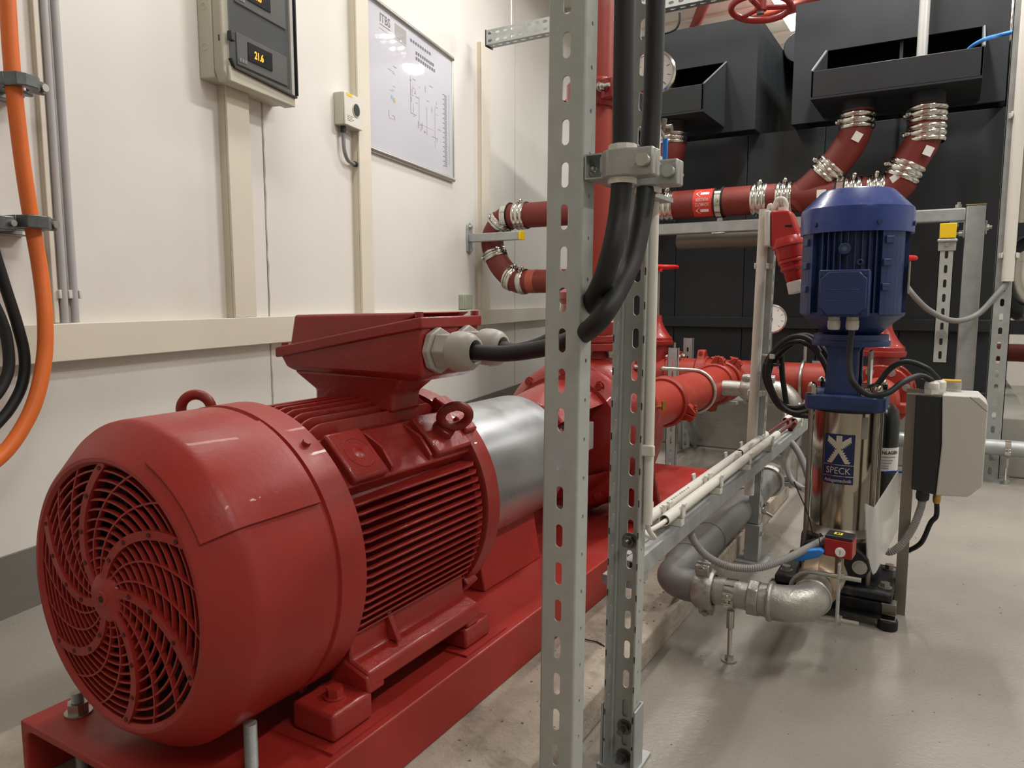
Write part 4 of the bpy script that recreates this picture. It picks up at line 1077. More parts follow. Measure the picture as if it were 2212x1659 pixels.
part('pipe_band', MB().ring((gpx, yk, GZ), (gpx, yk + .03, GZ), .063, .0575, 36), GALV, gp)
part('band_bolt', bolt(MB(), V((gpx + .06, yk + .015, GZ - .03)), (.9, 0, -.4), .012, .02, shank=.03), ZINC, gp)
groove_coupling(gp, (gpx, YG1 + .02, GZ), YA, .0575, CAST_GALV, .08, ear=V((1, 0, .1)))
# pipe stand
def stand(x, y, z, r, label, clamp=True):
    t = thing('pipe_stand', label, 'pipe support', (x, y, 0))
    part('foot_plate', MB().cyl((x, y, 0), (x, y, .006), .022, n=24), ZINC, t)
    part('foot_nut', MB().cyl((x, y, .006), (x, y, .020), .0125, n=6), ZINC, t)
    P = [V((x, y, .006 + i * .0015)) for i in range(int((z - r - .03) / .0015))]
    part('threaded_rod', MB().tube(P, [.0066 if i % 2 else .0058 for i in range(len(P))], 10), ZINC, t)
    part('sleeve_nut', MB().cyl((x, y, z - r - .065), (x, y, z - r - .012), .0115, n=6), ZINC, t)
    if clamp:
        part('clamp_band', MB().ring((x - .014, y, z), (x + .014, y, z), r + .0035, r + .0004, 36), CHROME, t)
        for sg in (-1, 1):
            b = MB().box((x + .0, y + sg * (r + .012), z + .004), (.026, .024, .004)); b.box((x, y + sg * (r + .012), z - .010), (.026, .024, .004)); b.cyl((x, y + sg * (r + .012), z - .016), (x, y + sg * (r + .012), z + .014), .0055, n=6)
            part('clamp_ear', b, CHROME, t, bevel=.001)
    return t
sx = on_z(1573, 1425, 0)
stand(on_y(1580, 1272, GY).x, GY, GZ, .039, 'threaded stand clamped under the silver feed pipe')
p = on_z(1650, 1130, 0); stand(p.x, p.y, GZ + .02, .03, 'threaded stand under the grey pipe behind the slim strut post', False)
# U bolt holding the valve
t = thing('u_bolt_bracket', 'zinc U-bolt bracket with two threaded ends on the elbow of the feed pipe', 'bracket', (ex, GY + .12, GZ))
xb_ = ex + .062
part('flat_bar', MB().box2((xb_, GY + .10, GZ - .082), (xb_ + .006, GY + .14, GZ + .105)), GALV, t, bevel=.001)
b = MB().tube([V((xb_ + .06, GY + .12, GZ + .064))] + arc((ex, GY + .12, GZ), (0, 0, 1), (-1, 0, 0), .064, 0, PI, 20) + [V((xb_ + .06, GY + .12, GZ - .064))], .0068, 12)
part('u_bolt', b, ZINC, t)
for sg in (-1, 1):
    k = MB(); k.cyl((xb_ + .006, GY + .12, GZ + sg * .064), (xb_ + .016, GY + .12, GZ + sg * .064), .0135, n=6); k.cyl((xb_ + .0062, GY + .12, GZ + sg * .064), (xb_ + .008, GY + .12, GZ + sg * .064), .018, n=20); part('nut', k, ZINC, t)
# red limit switch box on the valve, with blue handle
ac = on_y(1815, 1180, GY + .16)
t = thing('valve_switch_box', 'small red switch box with black lid and yellow tag above the feed pipe', 'switch box', (ac.x, ac.y, ac.z - .03))
Mz = Matrix.Rotation(math.radians(-4), 3, 'Z')
part('housing', MB().box(ac, (.075, .06, .052), Mz), mat('red_switch_plastic', '#9b201b', .35), t, bevel=.003)
part('lid', MB().box(ac + V((0, 0, .031)), (.074, .058, .010), Mz), DARKPL, t, bevel=.003)
part('tag', MB().box(ac + V((-.006, 0, .0363)), (.022, .02, .0012), Mz), mat('bright_yellow_label', '#f0de22', .5), t)
part('tag_print', MB().box(ac + V((-.008, 0, .0372)), (.006, .012, .0006), Mz), BLACK, t)
part('tag_print', MB().box(ac + V((-.001, 0, .0372)), (.003, .013, .0006), Mz), BLACK, t)
part('button', MB().lathe([(0, .004), (.012, .004), (.0138, .0025), (.014, 0)], ac + V((.004, -.0305, -.008)), (0, -1, 0), 28), WHITE, t)
part('button_slot', MB().box(ac + V((.004, -.0347, -.008)), (.0022, .0008, .013)), mat('grey_print', '#8c8c88', .6), t)
part('stem', MB().cyl(ac + V((0, 0, -.026)), (ac.x, ac.y, GZ + .05), .012, n=12), BRZ, t)
hb_ = ac + V((-.05, -.012, -.004))
part('handle', MB().prism([(-.085, -.014), (-.05, -.022), (.0, -.016), (.014, .0), (.0, .014), (-.055, .016), (-.085, .006)], hb_ + V((.002, -.040, -.010)), V((.93, .0, .30)), V((.1, -.3, .95)), YA, .026), BLUE_PL, t, bevel=.005)
part('cable_tie', MB().torus(ac + V((-.048, -.002, .0)), V((1, 0, .3)), .03, .0018, 24, 6), BLACK, t)
part('cable_tie_tail', MB().tube(spline([ac + V((-.07, -.02, .02)), on_y(1745, 1110, GY + .12), on_y(1728, 1070, GY + .12), on_y(1715, 1040, GY + .12)], 6), .0018, 6), BLACK, t)
hs = spline([on_y(1490, 1143, 2.02), on_y(1500, 1170, 2.04), on_y(1530, 1203, 2.05), on_y(1580, 1225, 2.06), on_y(1640, 1226, 2.08), on_y(1700, 1206, 2.14), on_y(1752, 1180, 2.24), on_y(1792, 1160, 2.30)], 8)
single('hose', MB().hose(hs, .0112), HOSE, 'grey corrugated hose sagging from the long rail to the red switch box', 'hose')

# ================================================================== VERTICAL MULTISTAGE PUMP
QX, QY = -.288, 2.70
vp = thing('vertical_pump', 'vertical multistage pump with blue motor on a polished steel sleeve', 'pump', (QX, QY, 0))
def ql(mb, prof, n=48, **k): return mb.lathe(prof, (QX, QY, 0), ZUP, n, **k)
def rsq(h, r, n=5):
    P = []
    for (sx, sy, a0) in ((1, 1, 0), (-1, 1, PI / 2), (-1, -1, PI), (1, -1, 3 * PI / 2)):
        for i in range(n + 1):
            a = a0 + PI / 2 * i / n; P.append((QX + sx * (h - r) + r * math.cos(a), QY + sy * (h - r) + r * math.sin(a)))
    return P
# rails, rubber feet, base
for y in (QY - .125, QY + .125):
    ra = part('base_rail', MB().prism([(0, 0), (.004, 0), (.004, .051), (.036, .051), (.036, .047), (.04, .047), (.04, .055), (0, .055)][::-1] if False else
         [(0, 0), (.045, 0), (.045, .055), (0, .055), (0, .051), (.041, .051), (.041, .004), (0, .004)], (QX - .20, y - .022, .034), YA, ZUP, (1, 0, 0), .385), BLACK_CAST, vp)
    part('rail_end', MB().prism([(0, 0), (.047, 0), (.047, .057), (0, .057), (0, .052), (.042, .052), (.042, .005), (0, .005)], (QX + .145, y - .0235, .033), YA, ZUP, (1, 0, 0), .042), STEEL_BR, vp, bevel=.001)
    for x in (QX - .175, QX + .165):
        f = MB().cyl((x, y, 0), (x, y, .033), .030, n=24); part('rubber_foot', f, mat('black_rubber_foot', '#101112', .7), vp, bevel=.004)
b = MB().prism([(QX - .185, QY - .145), (QX + .175, QY - .145), (QX + .175, QY + .145), (QX - .185, QY + .145)], (0, 0, .090), (1, 0, 0), YA, ZUP, .034)
bp_ = part('base_plate', b, BLACK_CAST, vp, bevel=.010)
for sx in (-.155, .150):
    for sy in (-.095, .095):
        k = MB(); bolt(k, (QX + sx, QY + sy, .124), ZUP, .015, .017); part('base_bolt', k, mat('weathered_zinc', '#97928a', .45, metal=.7), bp_)
b = MB(); ql(b, [(.0, .120), (.125, .120), (.130, .14), (.125, .24), (.115, .262), (0, .262)], 40)
part('pump_casing', b, BLACK_CAST, vp)
b = MB(); ql(b, [(.116, .255), (.120, .262), (.120, .272), (.104, .290), (.10, .30)], 48, cap=False)
part('casing_collar', b, STEEL_BR, vp)
for sg in (-1, 1):
    o = V((QX, QY + sg * .125, GZ))
    pr_ = [(-.098, -.03), (-.075, -.048), (.0, -.075), (.075, -.048), (.098, -.03), (.110, 0), (.098, .03), (.075, .048), (0, .075), (-.075, .048), (-.098, .03), (-.110, 0)]
    c, s_ = math.cos(math.radians(-8)), math.sin(math.radians(-8))
    f = part('port_flange', MB().prism([(a * c - q * s_, a * s_ + q * c) for a, q in pr_], o - V((0, .0 if sg > 0 else .022, 0)) - V((0, .0, 0)), (1, 0, 0), ZUP, YA, .022), BLACK_CAST, vp, bevel=.005)
    for k in (-1, 1):
        q = MB(); p = o + V((k * .078 * c, -.022 if sg < 0 else .022, k * .078 * s_)); bolt(q, p, (0, sg, 0), .017, .016); part('flange_bolt', q, ZINC, f)
SLV0, SLV1 = .285, .692
b = MB(); ql(b, [(.1005, SLV0), (.1015, SLV0 + .004), (.1015, SLV1)], 72, cap=False)
slv = part('steel_sleeve', b, STEEL, vp)
for a in (48, 132, 228, 312):
    p = V((QX + .148 * math.cos(math.radians(a)), QY + .148 * math.sin(math.radians(a)), 0))
    p = V((QX + math.copysign(.098, math.cos(math.radians(a))), QY + math.copysign(.098, math.sin(math.radians(a))), 0))
    part('tie_rod', MB().cyl(p + ZUP * .12, p + ZUP * .70, .0085, n=16), STEEL_BR, vp)
    n_ = MB(); n_.cyl(p + ZUP * .744, p + ZUP * .747, .020, n=20); n_.cyl(p + ZUP * .747, p + ZUP * .765, .0165, n=6); n_.sphere(p + ZUP * .766, .0145, 16, 8, (1, 1, 1.15)); part('cap_nut', n_, STEEL, vp)
b = MB().prism(rsq(.122, .04), (0, 0, SLV1), (1, 0, 0), YA, ZUP, .052)
hd_ = part('head_plate', b, BLUE_DK, vp, bevel=.008, seg=3)
part('head_seal', ql(MB(), [(.0, .684), (.108, .684), (.108, .693), (0, .693)], 48), BLACK, vp)
b = MB(); b.cyl((QX + .068, QY - .092, .744), (QX + .068, QY - .092, .752), .024, n=24); b.cyl((QX + .068, QY - .092, .752), (QX + .068, QY - .092, .762), .017, n=20); b.sphere((QX + .068, QY - .092, .765), .012, 14, 8); b.cyl((QX + .068, QY - .092, .772), (QX + .068, QY - .092, .784), .021, n=6)
part('vent_plug', b, STEEL, vp)
# lantern
for sg in (-1, 1):
    b = MB().prism([(-.052, .742), (.052, .742), (.046, .80), (.046, .88), (.06, .905), (-.06, .905), (-.046, .88), (-.046, .80)], (QX - .012, QY + sg * .075 - .014, 0), (1, 0, 0), ZUP, YA, .028)
    part('lantern_leg', b, BLUE_DK, vp, bevel=.004)
part('shaft_coupling', MB().lathe([(.02, .745), (.03, .76), (.03, .89), (.022, .905)], (QX, QY, 0), ZUP, 20), STEEL_BR, vp)
part('lantern_guard', MB().box2((QX + .060, QY - .045, .750), (QX + .068, QY + .05, .885)), STEEL_BR, vp, bevel=.001)
part('lantern_label', MB().box2((QX + .0682, QY - .04, .755), (QX + .069, QY + .03, .855)), WHITE, vp)
b = MB(); ql(b, [(0, .900), (.118, .900), (.120, .904), (.120, .918), (.114, .920), (.114, .938), (0, .938)], 48)
part('motor_flange', b, BLUE_DK, vp)
b = MB(); ql(b, [(.07, .936), (.088, .94), (.10, .952), (.135, .985), (.155, 1.0), (.157, 1.01), (0, 1.01)], 48)
part('lower_end_shield', b, BLUE_DK, vp)
# motor body with vertical fins
MZ0, MZ1 = 1.005, 1.275
b = MB(); ql(b, [(0, MZ0), (.142, MZ0), (.142, MZ1), (0, MZ1)], 48)
mb_ = part('motor_body', b, mat('dark_blue_motor_body', '#1d2750', .45), vp)
def vfin(a, r1=.158, t=.0032):
    d = V((math.cos(a), math.sin(a), 0)); tn = V((-d.y, d.x, 0))
    return MB().obox(V((QX, QY, (MZ0 + MZ1) / 2)) + d * ((.138 + r1) / 2), d, tn, ZUP, (r1 - .138, t, MZ1 - MZ0))
for k in range(9):
    part('cooling_fin', vfin(math.radians(-121 + k * 7.4)), BLUE_DK, mb_)
for a in (-150, -40):
    for q in range(5):
        part('cooling_fin', vfin(math.radians(a + (q - 2) * 6.0), .162, .022), BLUE_DK, mb_)
for k in range(18): part('cooling_fin', vfin(math.radians(2 + k * 10)), BLUE_DK, mb_)
for (a, z) in ((-146, 1.235), (-146, 1.16), (-146, 1.085), (-48, 1.235), (-50, 1.165), (-50, 1.09)):
    d = V((math.cos(math.radians(a)), math.sin(math.radians(a)), 0)); tn = V((-d.y, d.x, 0))
    part('foot_boss', MB().obox(V((QX, QY, z)) + d * .162, d, tn, ZUP, (.014, .03, .022)), BLUE_DK, mb_, bevel=.002)
o = V((QX - .012, QY - .158, 1.208))
e_ = MB().cyl(o, o - YA * .012, .018, n=20); part('lifting_boss', e_, BLUE_DK, mb_, bevel=.002)
part('boss_thread', MB().cyl(o - YA * .0115, o - YA * .0125, .008, n=14), mat('teal_bare_metal', '#4d6a70', .3, metal=.6), mb_)
part('small_boss', MB().torus(o + V((.045, .0, -.042)), YA, .0075, .003, 18, 8), BLUE_DK, mb_)
# fan cover
FC = [(.160, 1.262), (.170, 1.262), (.1705, 1.33), (.168, 1.341), (.160, 1.348), (.112, 1.398), (.104, 1.403), (.0, 1.404)]
b = MB(); ql(b, FC, 64, cap=False)
fcv = part('fan_cover', b, BLUE, vp, smooth=30)
for a in (-128, -62, -10):
    d = V((math.cos(math.radians(a)), math.sin(math.radians(a)), 0)); p = V((QX, QY, 1.288)) + d * .1705
    part('cover_screw', MB().cyl(p, p + d * .005, .0075, n=14), BLUE_DK, fcv)
# terminal box
TX0, TX1, TZ0, TZ1, TY = -.366, -.222, .998, 1.143, QY - .205
b = MB().box2((TX0, TY + .012, TZ0 + .003), (TX1, QY - .13, TZ1 - .003)); tbx = part('terminal_box', b, BLUE_DK, vp, bevel=.006)
c_ = .022
b = MB().prism([(TX0, TZ0), (TX1, TZ0), (TX1, TZ1), (TX0, TZ1)], (0, TY + .004, 0), (1, 0, 0), ZUP, YA, .010); part('box_rim', b, BLUE_DK, tbx, bevel=.004)
b = MB().prism([(TX0 + c_ + .006, TZ0 + .006), (TX1 - c_ - .006, TZ0 + .006), (TX1 - .006, TZ0 + c_ + .006), (TX1 - .006, TZ1 - c_ - .006), (TX1 - c_ - .006, TZ1 - .006), (TX0 + c_ + .006, TZ1 - .006), (TX0 + .006, TZ1 - c_ - .006), (TX0 + .006, TZ0 + c_ + .006)], (0, TY - .006, 0), (1, 0, 0), ZUP, YA, .012)
lidv = part('box_lid', b, BLUE_DK, tbx, bevel=.003)
b = MB(); zc0 = (TZ0 + TZ1) / 2 - .006; xc0 = (TX0 + TX1) / 2
b.tube([V((xc0 + a * .044, TY - .0062, zc0 + q * .017)) for a, q in ((-1, -.8), (-.95, -1), (.95, -1), (1, -.8), (1, .8), (.95, 1), (-.95, 1), (-1, .8), (-1, -.8))], .0013, 6)
part('lid_bead', b, BLUE_DK, lidv)
for (x, z) in ((TX0 + .012, TZ0 + .012), (TX1 - .012, TZ0 + .012), (TX0 + .012, TZ1 - .012), (TX1 - .012, TZ1 - .012)):
    part('lid_screw', MB().cyl((x, TY + .004, z), (x, TY - .003, z), .0065, n=14), BLUE_DK, tbx)
for x in (xc0 - .026, xc0 + .027):
    g = MB().cyl((x, TY + .035, TZ0 + .003), (x, TY + .035, TZ0 - .010), .019, n=6); g.lathe([(.017, -.010), (.019, -.012), (.0195, -.030), (.017, -.040), (.010, -.042)], (x, TY + .035, TZ0), ZUP, 20); part('cable_gland', g, GLAND, tbx)
part('rating_plate', MB().obox(V((QX + .163, QY - .03, 1.12)), (1, 0, 0), YA, ZUP, (.003, .06, .10)), STEEL_BR, mb_)
# brand label on the sleeve: bent round the steel
RS = .1016
def onsleeve(u, z, lift): a = -PI / 2 - .07 + u / RS; return V((QX + (RS + lift) * math.cos(a), QY + (RS + lift) * math.sin(a), z))
def label_patch(name, u0, u1, z0, z1, lift, m, par, n=10):
    b = MB(); vs = []
    for i in range(n + 1):
        u = u0 + (u1 - u0) * i / n; vs += [onsleeve(u, z0, lift), onsleeve(u, z1, lift)]
    b.add(vs, [(2 * i, 2 * i + 2, 2 * i + 3, 2 * i + 1) for i in range(n)]); return part(name, b, m, par)
LZ0, LZ1 = .448, .614
LU = .0475
lb = label_patch('brand_label', -LU, LU, .513, LZ1, .0006, BLUE_LBL, slv)
label_patch('label_band', -LU, LU, .476, .510, .0006, BLUE_LBL, lb)
label_patch('label_band', -LU, LU, LZ0, .472, .0006, BLUE_LBL, lb)
SIL = mat('silver_print', '#c4bcae', .3, metal=.6)
def fig(poly):
    return [onsleeve(u, z, .0013) for u, z in poly]
fg = MB()
def quad(u0, z0, u1, z1, u2, z2, u3, z3): fg.add(fig([(u0, z0), (u1, z1), (u2, z2), (u3, z3)]), [(0, 1, 2, 3)])
quad(-.009, .590, .009, .590, .009, .609, -.009, .609)
quad(-.007, .552, .007, .552, .009, .590, -.009, .590)
def tri(a, b, c): fg.add(fig([a, b, c]), [(0, 1, 2)])
for sg in (-1, 1):
    n = 6
    for i in range(n):         # serrated wings and legs
        q0, q1 = i / n, (i + 1) / n; qm = (q0 + q1) / 2
        def W(q): return (.007 + .028 * q, .586 + .021 * q ** .8), (.007 + .029 * q, .567 + .026 * q)
        (t0, l0), (t1, l1), (_, lm) = W(q0), W(q1), W(qm)
        quad(sg * l0[0], l0[1], sg * l1[0], l1[1], sg * t1[0], t1[1], sg * t0[0], t0[1])
        tri((sg * l0[0], l0[1]), (sg * (lm[0] + .004), lm[1] - .0055), (sg * l1[0], l1[1]))
        def Lg(q): return (-.002 + .022 * q, .556 - .039 * q), (.007 + .026 * q, .562 - .045 * q)
        (a0, b0), (a1, b1), (_, bm) = Lg(q0), Lg(q1), Lg(qm)
        quad(sg * a1[0], a1[1], sg * b1[0], b1[1], sg * b0[0], b0[1], sg * a0[0], a0[1])
        tri((sg * b1[0], b1[1]), (sg * (bm[0] + .0055), bm[1] + .003), (sg * b0[0], b0[1]))
part('emblem', fg, SIL, lb, smooth=0)
def bent_text(body, size, zc, sx, m, par, bold=0):
    o = text('lettering', body, size, (0, 0, 0), (1, 0, 0), (0, 0, 1), m, None, align='CENTER', sx=sx, bold=bold)
    me = o.data; loc = o.location.copy()
    for v in me.vertices:
        u = v.co.x + loc.x; z = v.co.z + loc.z; v.co = onsleeve(u, zc + z, .0012 + (.0003 if v.co.y + loc.y < 0 else 0)) - LOCS[par.name]
    o.location = (0, 0, 0); o.parent = par; LOCS[o.name] = LOCS[par.name]; return o
bent_text('SPECK', .031, .4825, .86, SIL, lb)
bent_text('Anlagentechnik', .0165, .4545, .82, SIL, lb, .0002)
label_patch('side_label', .066, .088, .60, .672, .0005, mat('silver_data_label', '#9a978f', .35, metal=.3), slv)

# ---- control box on its steel strip
cbx = thing('pump_controller', 'grey and black pump controller on a steel strip beside the vertical pump', 'control box', (-.09, 2.72, 0))
part('strip_post', MB().prism([(0, 0), (.034, 0), (.034, .016), (.032, .016), (.032, .002), (.002, .002), (.002, .016), (0, .016)], (-.114, 2.712, .001), (1, 0, 0), YA, ZUP, .764), STEEL_BR, cbx)
CY0, CY1 = 2.645, 2.80
b = MB().prism([(-.082, .448), (-.012, .438), (-.006, .60), (-.012, .752), (-.085, .752)], (0, CY0, 0), (1, 0, 0), ZUP, YA, CY1 - CY0); part('heat_sink', b, DARKPL, cbx, bevel=.003)
b = MB().prism([(-.013, .440), (.072, .446), (.108, .484), (.108, .735), (.085, .758), (-.013, .757), (-.006, .60)], (0, CY0 - .012, 0), (1, 0, 0), ZUP, YA, CY1 - CY0 + .02); part('front_cover', b, mat('light_grey_cover', '#c3c1b9', .5), cbx, bevel=.003)
part('cover_line', MB().tube([V((.06, CY0 - .0125, .757)), V((.107, CY0 - .0125, .715))], .0012, 6), mat('grey_print', '#8c8c88', .6), cbx)
part('mount_plate', MB().box2((-.11, CY0 + .01, .752), (.0, CY1 - .02, .757)), STEEL, cbx)
def pgland(x, y, z, r, m, up=1, name='cable_gland'):
    g = MB().cyl((x, y, z), (x, y, z + up * .016), r * 1.05, n=6); g.lathe([(r * .95, .016 * up), (r, .018 * up), (r * .95, .034 * up), (r * .7, .040 * up), (r * .45, .041 * up)], (x, y, z), ZUP, 18); return part(name, g, m, cbx)
pgland(-.043, CY0 + .03, .755, .022, PVC); pgland(-.025, CY0 + .085, .755, .022, PVC)
pgland(-.05, CY0 + .04, .446, .020, DARKPL, -1); pgland(-.01, CY0 + .05, .44, .012, BRASS, -1)
part('cable', MB().tube(spline([V((-.01, CY0 + .05, .41)), V((-.008, CY0 + .05, .36)), on_y(2010, 1130, CY0 + .06), on_y(1990, 1172, CY0 + .08), on_y(1962, 1190, CY0 + .12)], 8), .008, 10), RUBBER, cbx)
part('corrugated_hose', MB().hose(spline([V((-.05, CY0 + .04, .41)), on_y(1988, 1100, CY0 + .04), on_y(1972, 1140, CY0 + .02), on_y(1948, 1175, CY0), on_y(1925, 1192, CY0), on_y(1912, 1188, CY0 + .01), on_y(1908, 1178, CY0 + .03)], 8), .0125), HOSE, cbx)
# black supply cables of motor and controller
k1 = [V((xc0 + .027, TY + .035, TZ0 - .04)), on_y(1835, 760, TY + .035), on_y(1836, 800, TY + .02), on_y(1846, 830, TY + .01), on_y(1875, 852, QY - .17), on_y(1915, 850, QY - .16), on_y(1950, 826, QY - .12), on_y(1985, 812, CY0), on_y(2008, 820, CY0 + .02), V((-.043, CY0 + .03, .79))]
single('pump_cable', MB().tube(spline(k1, 8), .0092, 12), RUBBER, 'black cable from the blue terminal box dipping across to the controller gland', 'cable')
k2 = [on_y(1880, 842, QY + .0), on_y(1895, 830, QY), on_y(1925, 795, QY), on_y(1960, 782, QY), on_y(2000, 795, QY), on_y(2022, 815, CY0 + .08), V((-.025, CY0 + .085, .79))]
single('pump_cable', MB().tube(spline(k2, 8), .0092, 12), RUBBER, 'black cable arching over behind the pump head to the controller', 'cable')
t = thing('pressure_switch', 'small clear-lidded pressure sensor box behind the controller', 'sensor', on_y(2055, 855, CY1 - .02))
o = on_y(2055, 838, CY1 - .02)
part('clear_box', MB().box(o, (.056, .05, .044)), mat('clear_plastic', '#dfe3e3', .08, alpha=.35), t, bevel=.004)
part('inner_drum', MB().cyl(o + V((-.018, 0, -.006)), o + V((.018, 0, -.006)), .013, n=14), CHROME, t)
part('yellow_lid', MB().box(o + V((0, 0, .024)), (.054, .048, .005)), mat('amber_lid', '#d9a62c', .4), t, bevel=.001)
part('support_rod', MB().cyl((o.x - .02, o.y, .7565), o - ZUP * .02 - V((.02, 0, 0)), .008, n=10), STEEL_BR, t)
# pressure vessel behind the pump
VX, VY = -.195, 2.97
t = thing('pressure_vessel', 'small black pressure vessel with a white label behind the steel sleeve', 'vessel', (VX, VY, .12))
b = MB().lathe([(.0, .24), (.03, .245), (.05, .27), (.055, .30), (.055, .62), (.050, .655), (.030, .678), (0, .685)], (VX, VY, 0), ZUP, 32); part('shell', b, mat('gloss_black_vessel', '#1c1e1c', .22), t)
b = MB().lathe([(.0556, .44), (.0558, .525)], (VX, VY, 0), ZUP, 32, cap=False); part('white_label', b, WHITE, t)
part('neck', MB().cyl((VX, VY, .12), (VX, VY, .245), .02, n=16), STEEL_BR, t)
o = text('lettering', 'ANLAGEN', .017, (0, 0, 0), (1, 0, 0), (0, 0, 1), BLACK, t, align='CENTER', sx=.9, bold=.0004)
for v in o.data.vertices:
    w = v.co + LOCS[t.name]; a = -PI / 2 + .55 + w.x / .056; v.co = V((VX + .0568 * math.cos(a), VY + .0568 * math.sin(a), .502 + w.z)) - LOCS[t.name]
for k, (z, m) in enumerate(((.49, 1), (.478, .8), (.468, .7), (.458, .5), (.45, .5))):
    b = MB(); vs = []
    for i in range(7):
        a = -PI / 2 + .1 + .9 * m * i / 6; vs += [V((VX + .0565 * math.cos(a), VY + .0565 * math.sin(a), z)), V((VX + .0565 * math.cos(a), VY + .0565 * math.sin(a), z + .0032))]
    b.add(vs, [(2 * i, 2 * i + 2, 2 * i + 3, 2 * i + 1) for i in range(6)]); part('printed_line', b, mat('grey_print', '#8c8c88', .6), t)
single('air_tube', MB().tube(spline([on_y(1905, 1022, 2.93), on_y(1925, 1019, 2.9), on_y(1950, 1020, 2.88), on_y(1968, 1024, 2.86)], 6), .004, 8), mat('blue_air_tube', '#2b57c4', .35), 'thin blue tube running behind the steel strip below the vessel label', 'tube')
# plastic sleeve with papers hanging at the pump
A_ = [on_y(1868, 1087, QY - .13), on_y(1872, 1210, QY - .13), on_y(1884, 1240, QY - .13), on_y(1890, 1235, QY - .13), on_y(1937, 1142, QY - .02), on_y(1938, 1018, QY - .02), on_y(1888, 1096, QY - .14)]
b = MB(); n = len(A_); off = V((.004, -.004, 0))
b.add(A_ + [p + off for p in A_], [tuple(range(n)), tuple(range(2 * n - 1, n - 1, -1))] + [(i, n + i, n + (i + 1) % n, (i + 1) % n) for i in range(n)])
sl_ = single('document_sleeve', b, PLASTIC_CLEAR, 'cloudy plastic document sleeve hanging at the side of the steel sleeve', 'document sleeve')

# ---- coiled black cable hung on the strut post
cc = on_y(1722, 812, MY - .08); Rx, Rz = .118, .142
pts = []
for i in range(0, 150):
    a = PI * .25 + 2 * PI * i / 46; q = .93 + .09 * math.sin(i * .23)
    pts.append(cc + V((Rx * q * math.cos(a), -.03 + i * .0006, Rz * q * math.sin(a) + .006 * math.sin(i * .41))))
pts += [on_y(1700, 880, MY - .06), on_y(1740, 898, MY - .1), on_y(1790, 905, MY - .12)]
t = thing('cable_coil', 'coil of black cable tied to the slim strut post', 'cable', cc)
part('cable', MB().tube(spline(pts, 2), .0105, 10), RUBBER, t)
part('cable_tie', MB().tube([on_y(1640, 766, MY - .03), on_y(1665, 769, MY - .06), on_y(1672, 771, MY - .11)], .004, 8), PVC, t)
part('tie_head', MB().box(on_y(1668, 770, MY - .11), (.018, .014, .018)), PVC, t, bevel=.002)
for (x, y, r) in ((1668, 786, 0), (1764, 752, .5)): part('cable_wrap', MB().torus(on_y(x, y, MY - .07), V((.9, .2, .4)) if x > 1700 else V((.1, 0, 1)), .026, .005, 20, 8), RUBBER, t)

# ================================================================== BLACK TANKS WITH OVERFLOW HOPPERS
YF, YL, YH, YC = 5.62, 5.80, 5.08, 5.28
ZB = on_y(1890, 249, YF).z
tl = thing('water_tank', 'wide black lower water tank on the high concrete plinth', 'tank', (-1.1, YL, .36))
TXL, TXR = on_y(1325, 500, YL).x, on_y(2156, 500, YL).x
nb = 5
for i in range(nb):
    a = TXL + (TXR - TXL) * i / nb; c = TXL + (TXR - TXL) * (i + 1) / nb
    part('panel', MB().box2((a + .002, YL, .361), (c - .002, YL + .03, ZB)), BLACK_PAINT, tl, bevel=.003)
part('body', MB().box2((TXL + .01, YL + .031, .361), (TXR - .01, 8.6, ZB)), BLACK_PAINT, tl)
zr0, zr1 = on_y(1500, 706, YL - .05).z, on_y(1500, 684, YL - .05).z
part('stiffener', MB().box2((TXL, YL - .05, zr0), (TXR, YL - .001, zr1)), BLACK_PAINT, tl, bevel=.004)
part('stiffener', MB().box2((TXL, YL - .05, .362), (TXR, YL - .001, .44)), BLACK_PAINT, tl, bevel=.004)
def hopper_tank(x0, x1, ztop, hx0, hx1, front_px, open_px, bot_px, label):
    t = thing('water_tank', label, 'tank', ((x0 + x1) / 2, YF, ZB))
    hz_f = on_y(*front_px, YH).z; hz_b = on_y(*open_px, YF).z; hz_0 = on_y(*bot_px, YH).z
    fr = MB(); fr.box2((x0, YF, ZB + .001), (hx0, YF + .03, ztop)); fr.box2((hx1, YF, ZB + .001), (x1, YF + .03, ztop)); fr.box2((hx0, YF, hz_b), (hx1, YF + .03, ztop)); fr.box2((hx0, YF, ZB + .001), (hx1, YF + .03, hz_0))
    part('front_wall', fr, BLACK_PAINT, t)
    bx = MB(); bx.box2((x0, YF + .03, ZB + .001), (x0 + .02, 8.4, ztop)); bx.box2((x1 - .02, YF + .03, ZB + .001), (x1, 8.4, ztop)); bx.box2((x0 + .02, YF + .9, ZB + .001), (x1 - .02, YF + .92, ztop)); bx.box2((x0, YF, ztop), (x1, 8.4, ztop + .02))
    part('shell', bx, BLACK_PAINT, t)
    hp = part('hopper_lip', MB().box2((hx0, YH, hz_0), (hx1, YH + .012, hz_f)), BLACK_PAINT, t, bevel=.003)
    for x in (hx0, hx1 - .012):
        part('hopper_cheek', MB().prism([(YH, hz_0), (YF, hz_0), (YF, hz_b), (YH, hz_f)], (x, 0, 0), YA, ZUP, (1, 0, 0), .012), BLACK_PAINT, hp)
    part('hopper_floor', MB().box2((hx0, YH, hz_0 - .012), (hx1, YF, hz_0)), BLACK_PAINT, hp)
    for sg, x in ((-1, hx0), (1, hx1)):
        part('cheek_edge', MB().tube([V((x, YH, hz_f)), V((x, YF, hz_b))], .006, 8), mat('bright_metal_edge', '#8c9094', .35, metal=.6), hp)  # lighter, part-metallic strip along each sloped cheek
    part('divider', MB().box2(((hx0 + hx1) / 2 - .01, YF + .03, hz_0), ((hx0 + hx1) / 2 + .01, YF + .5, hz_b)), BLACK_PAINT, t)
    return hz_0
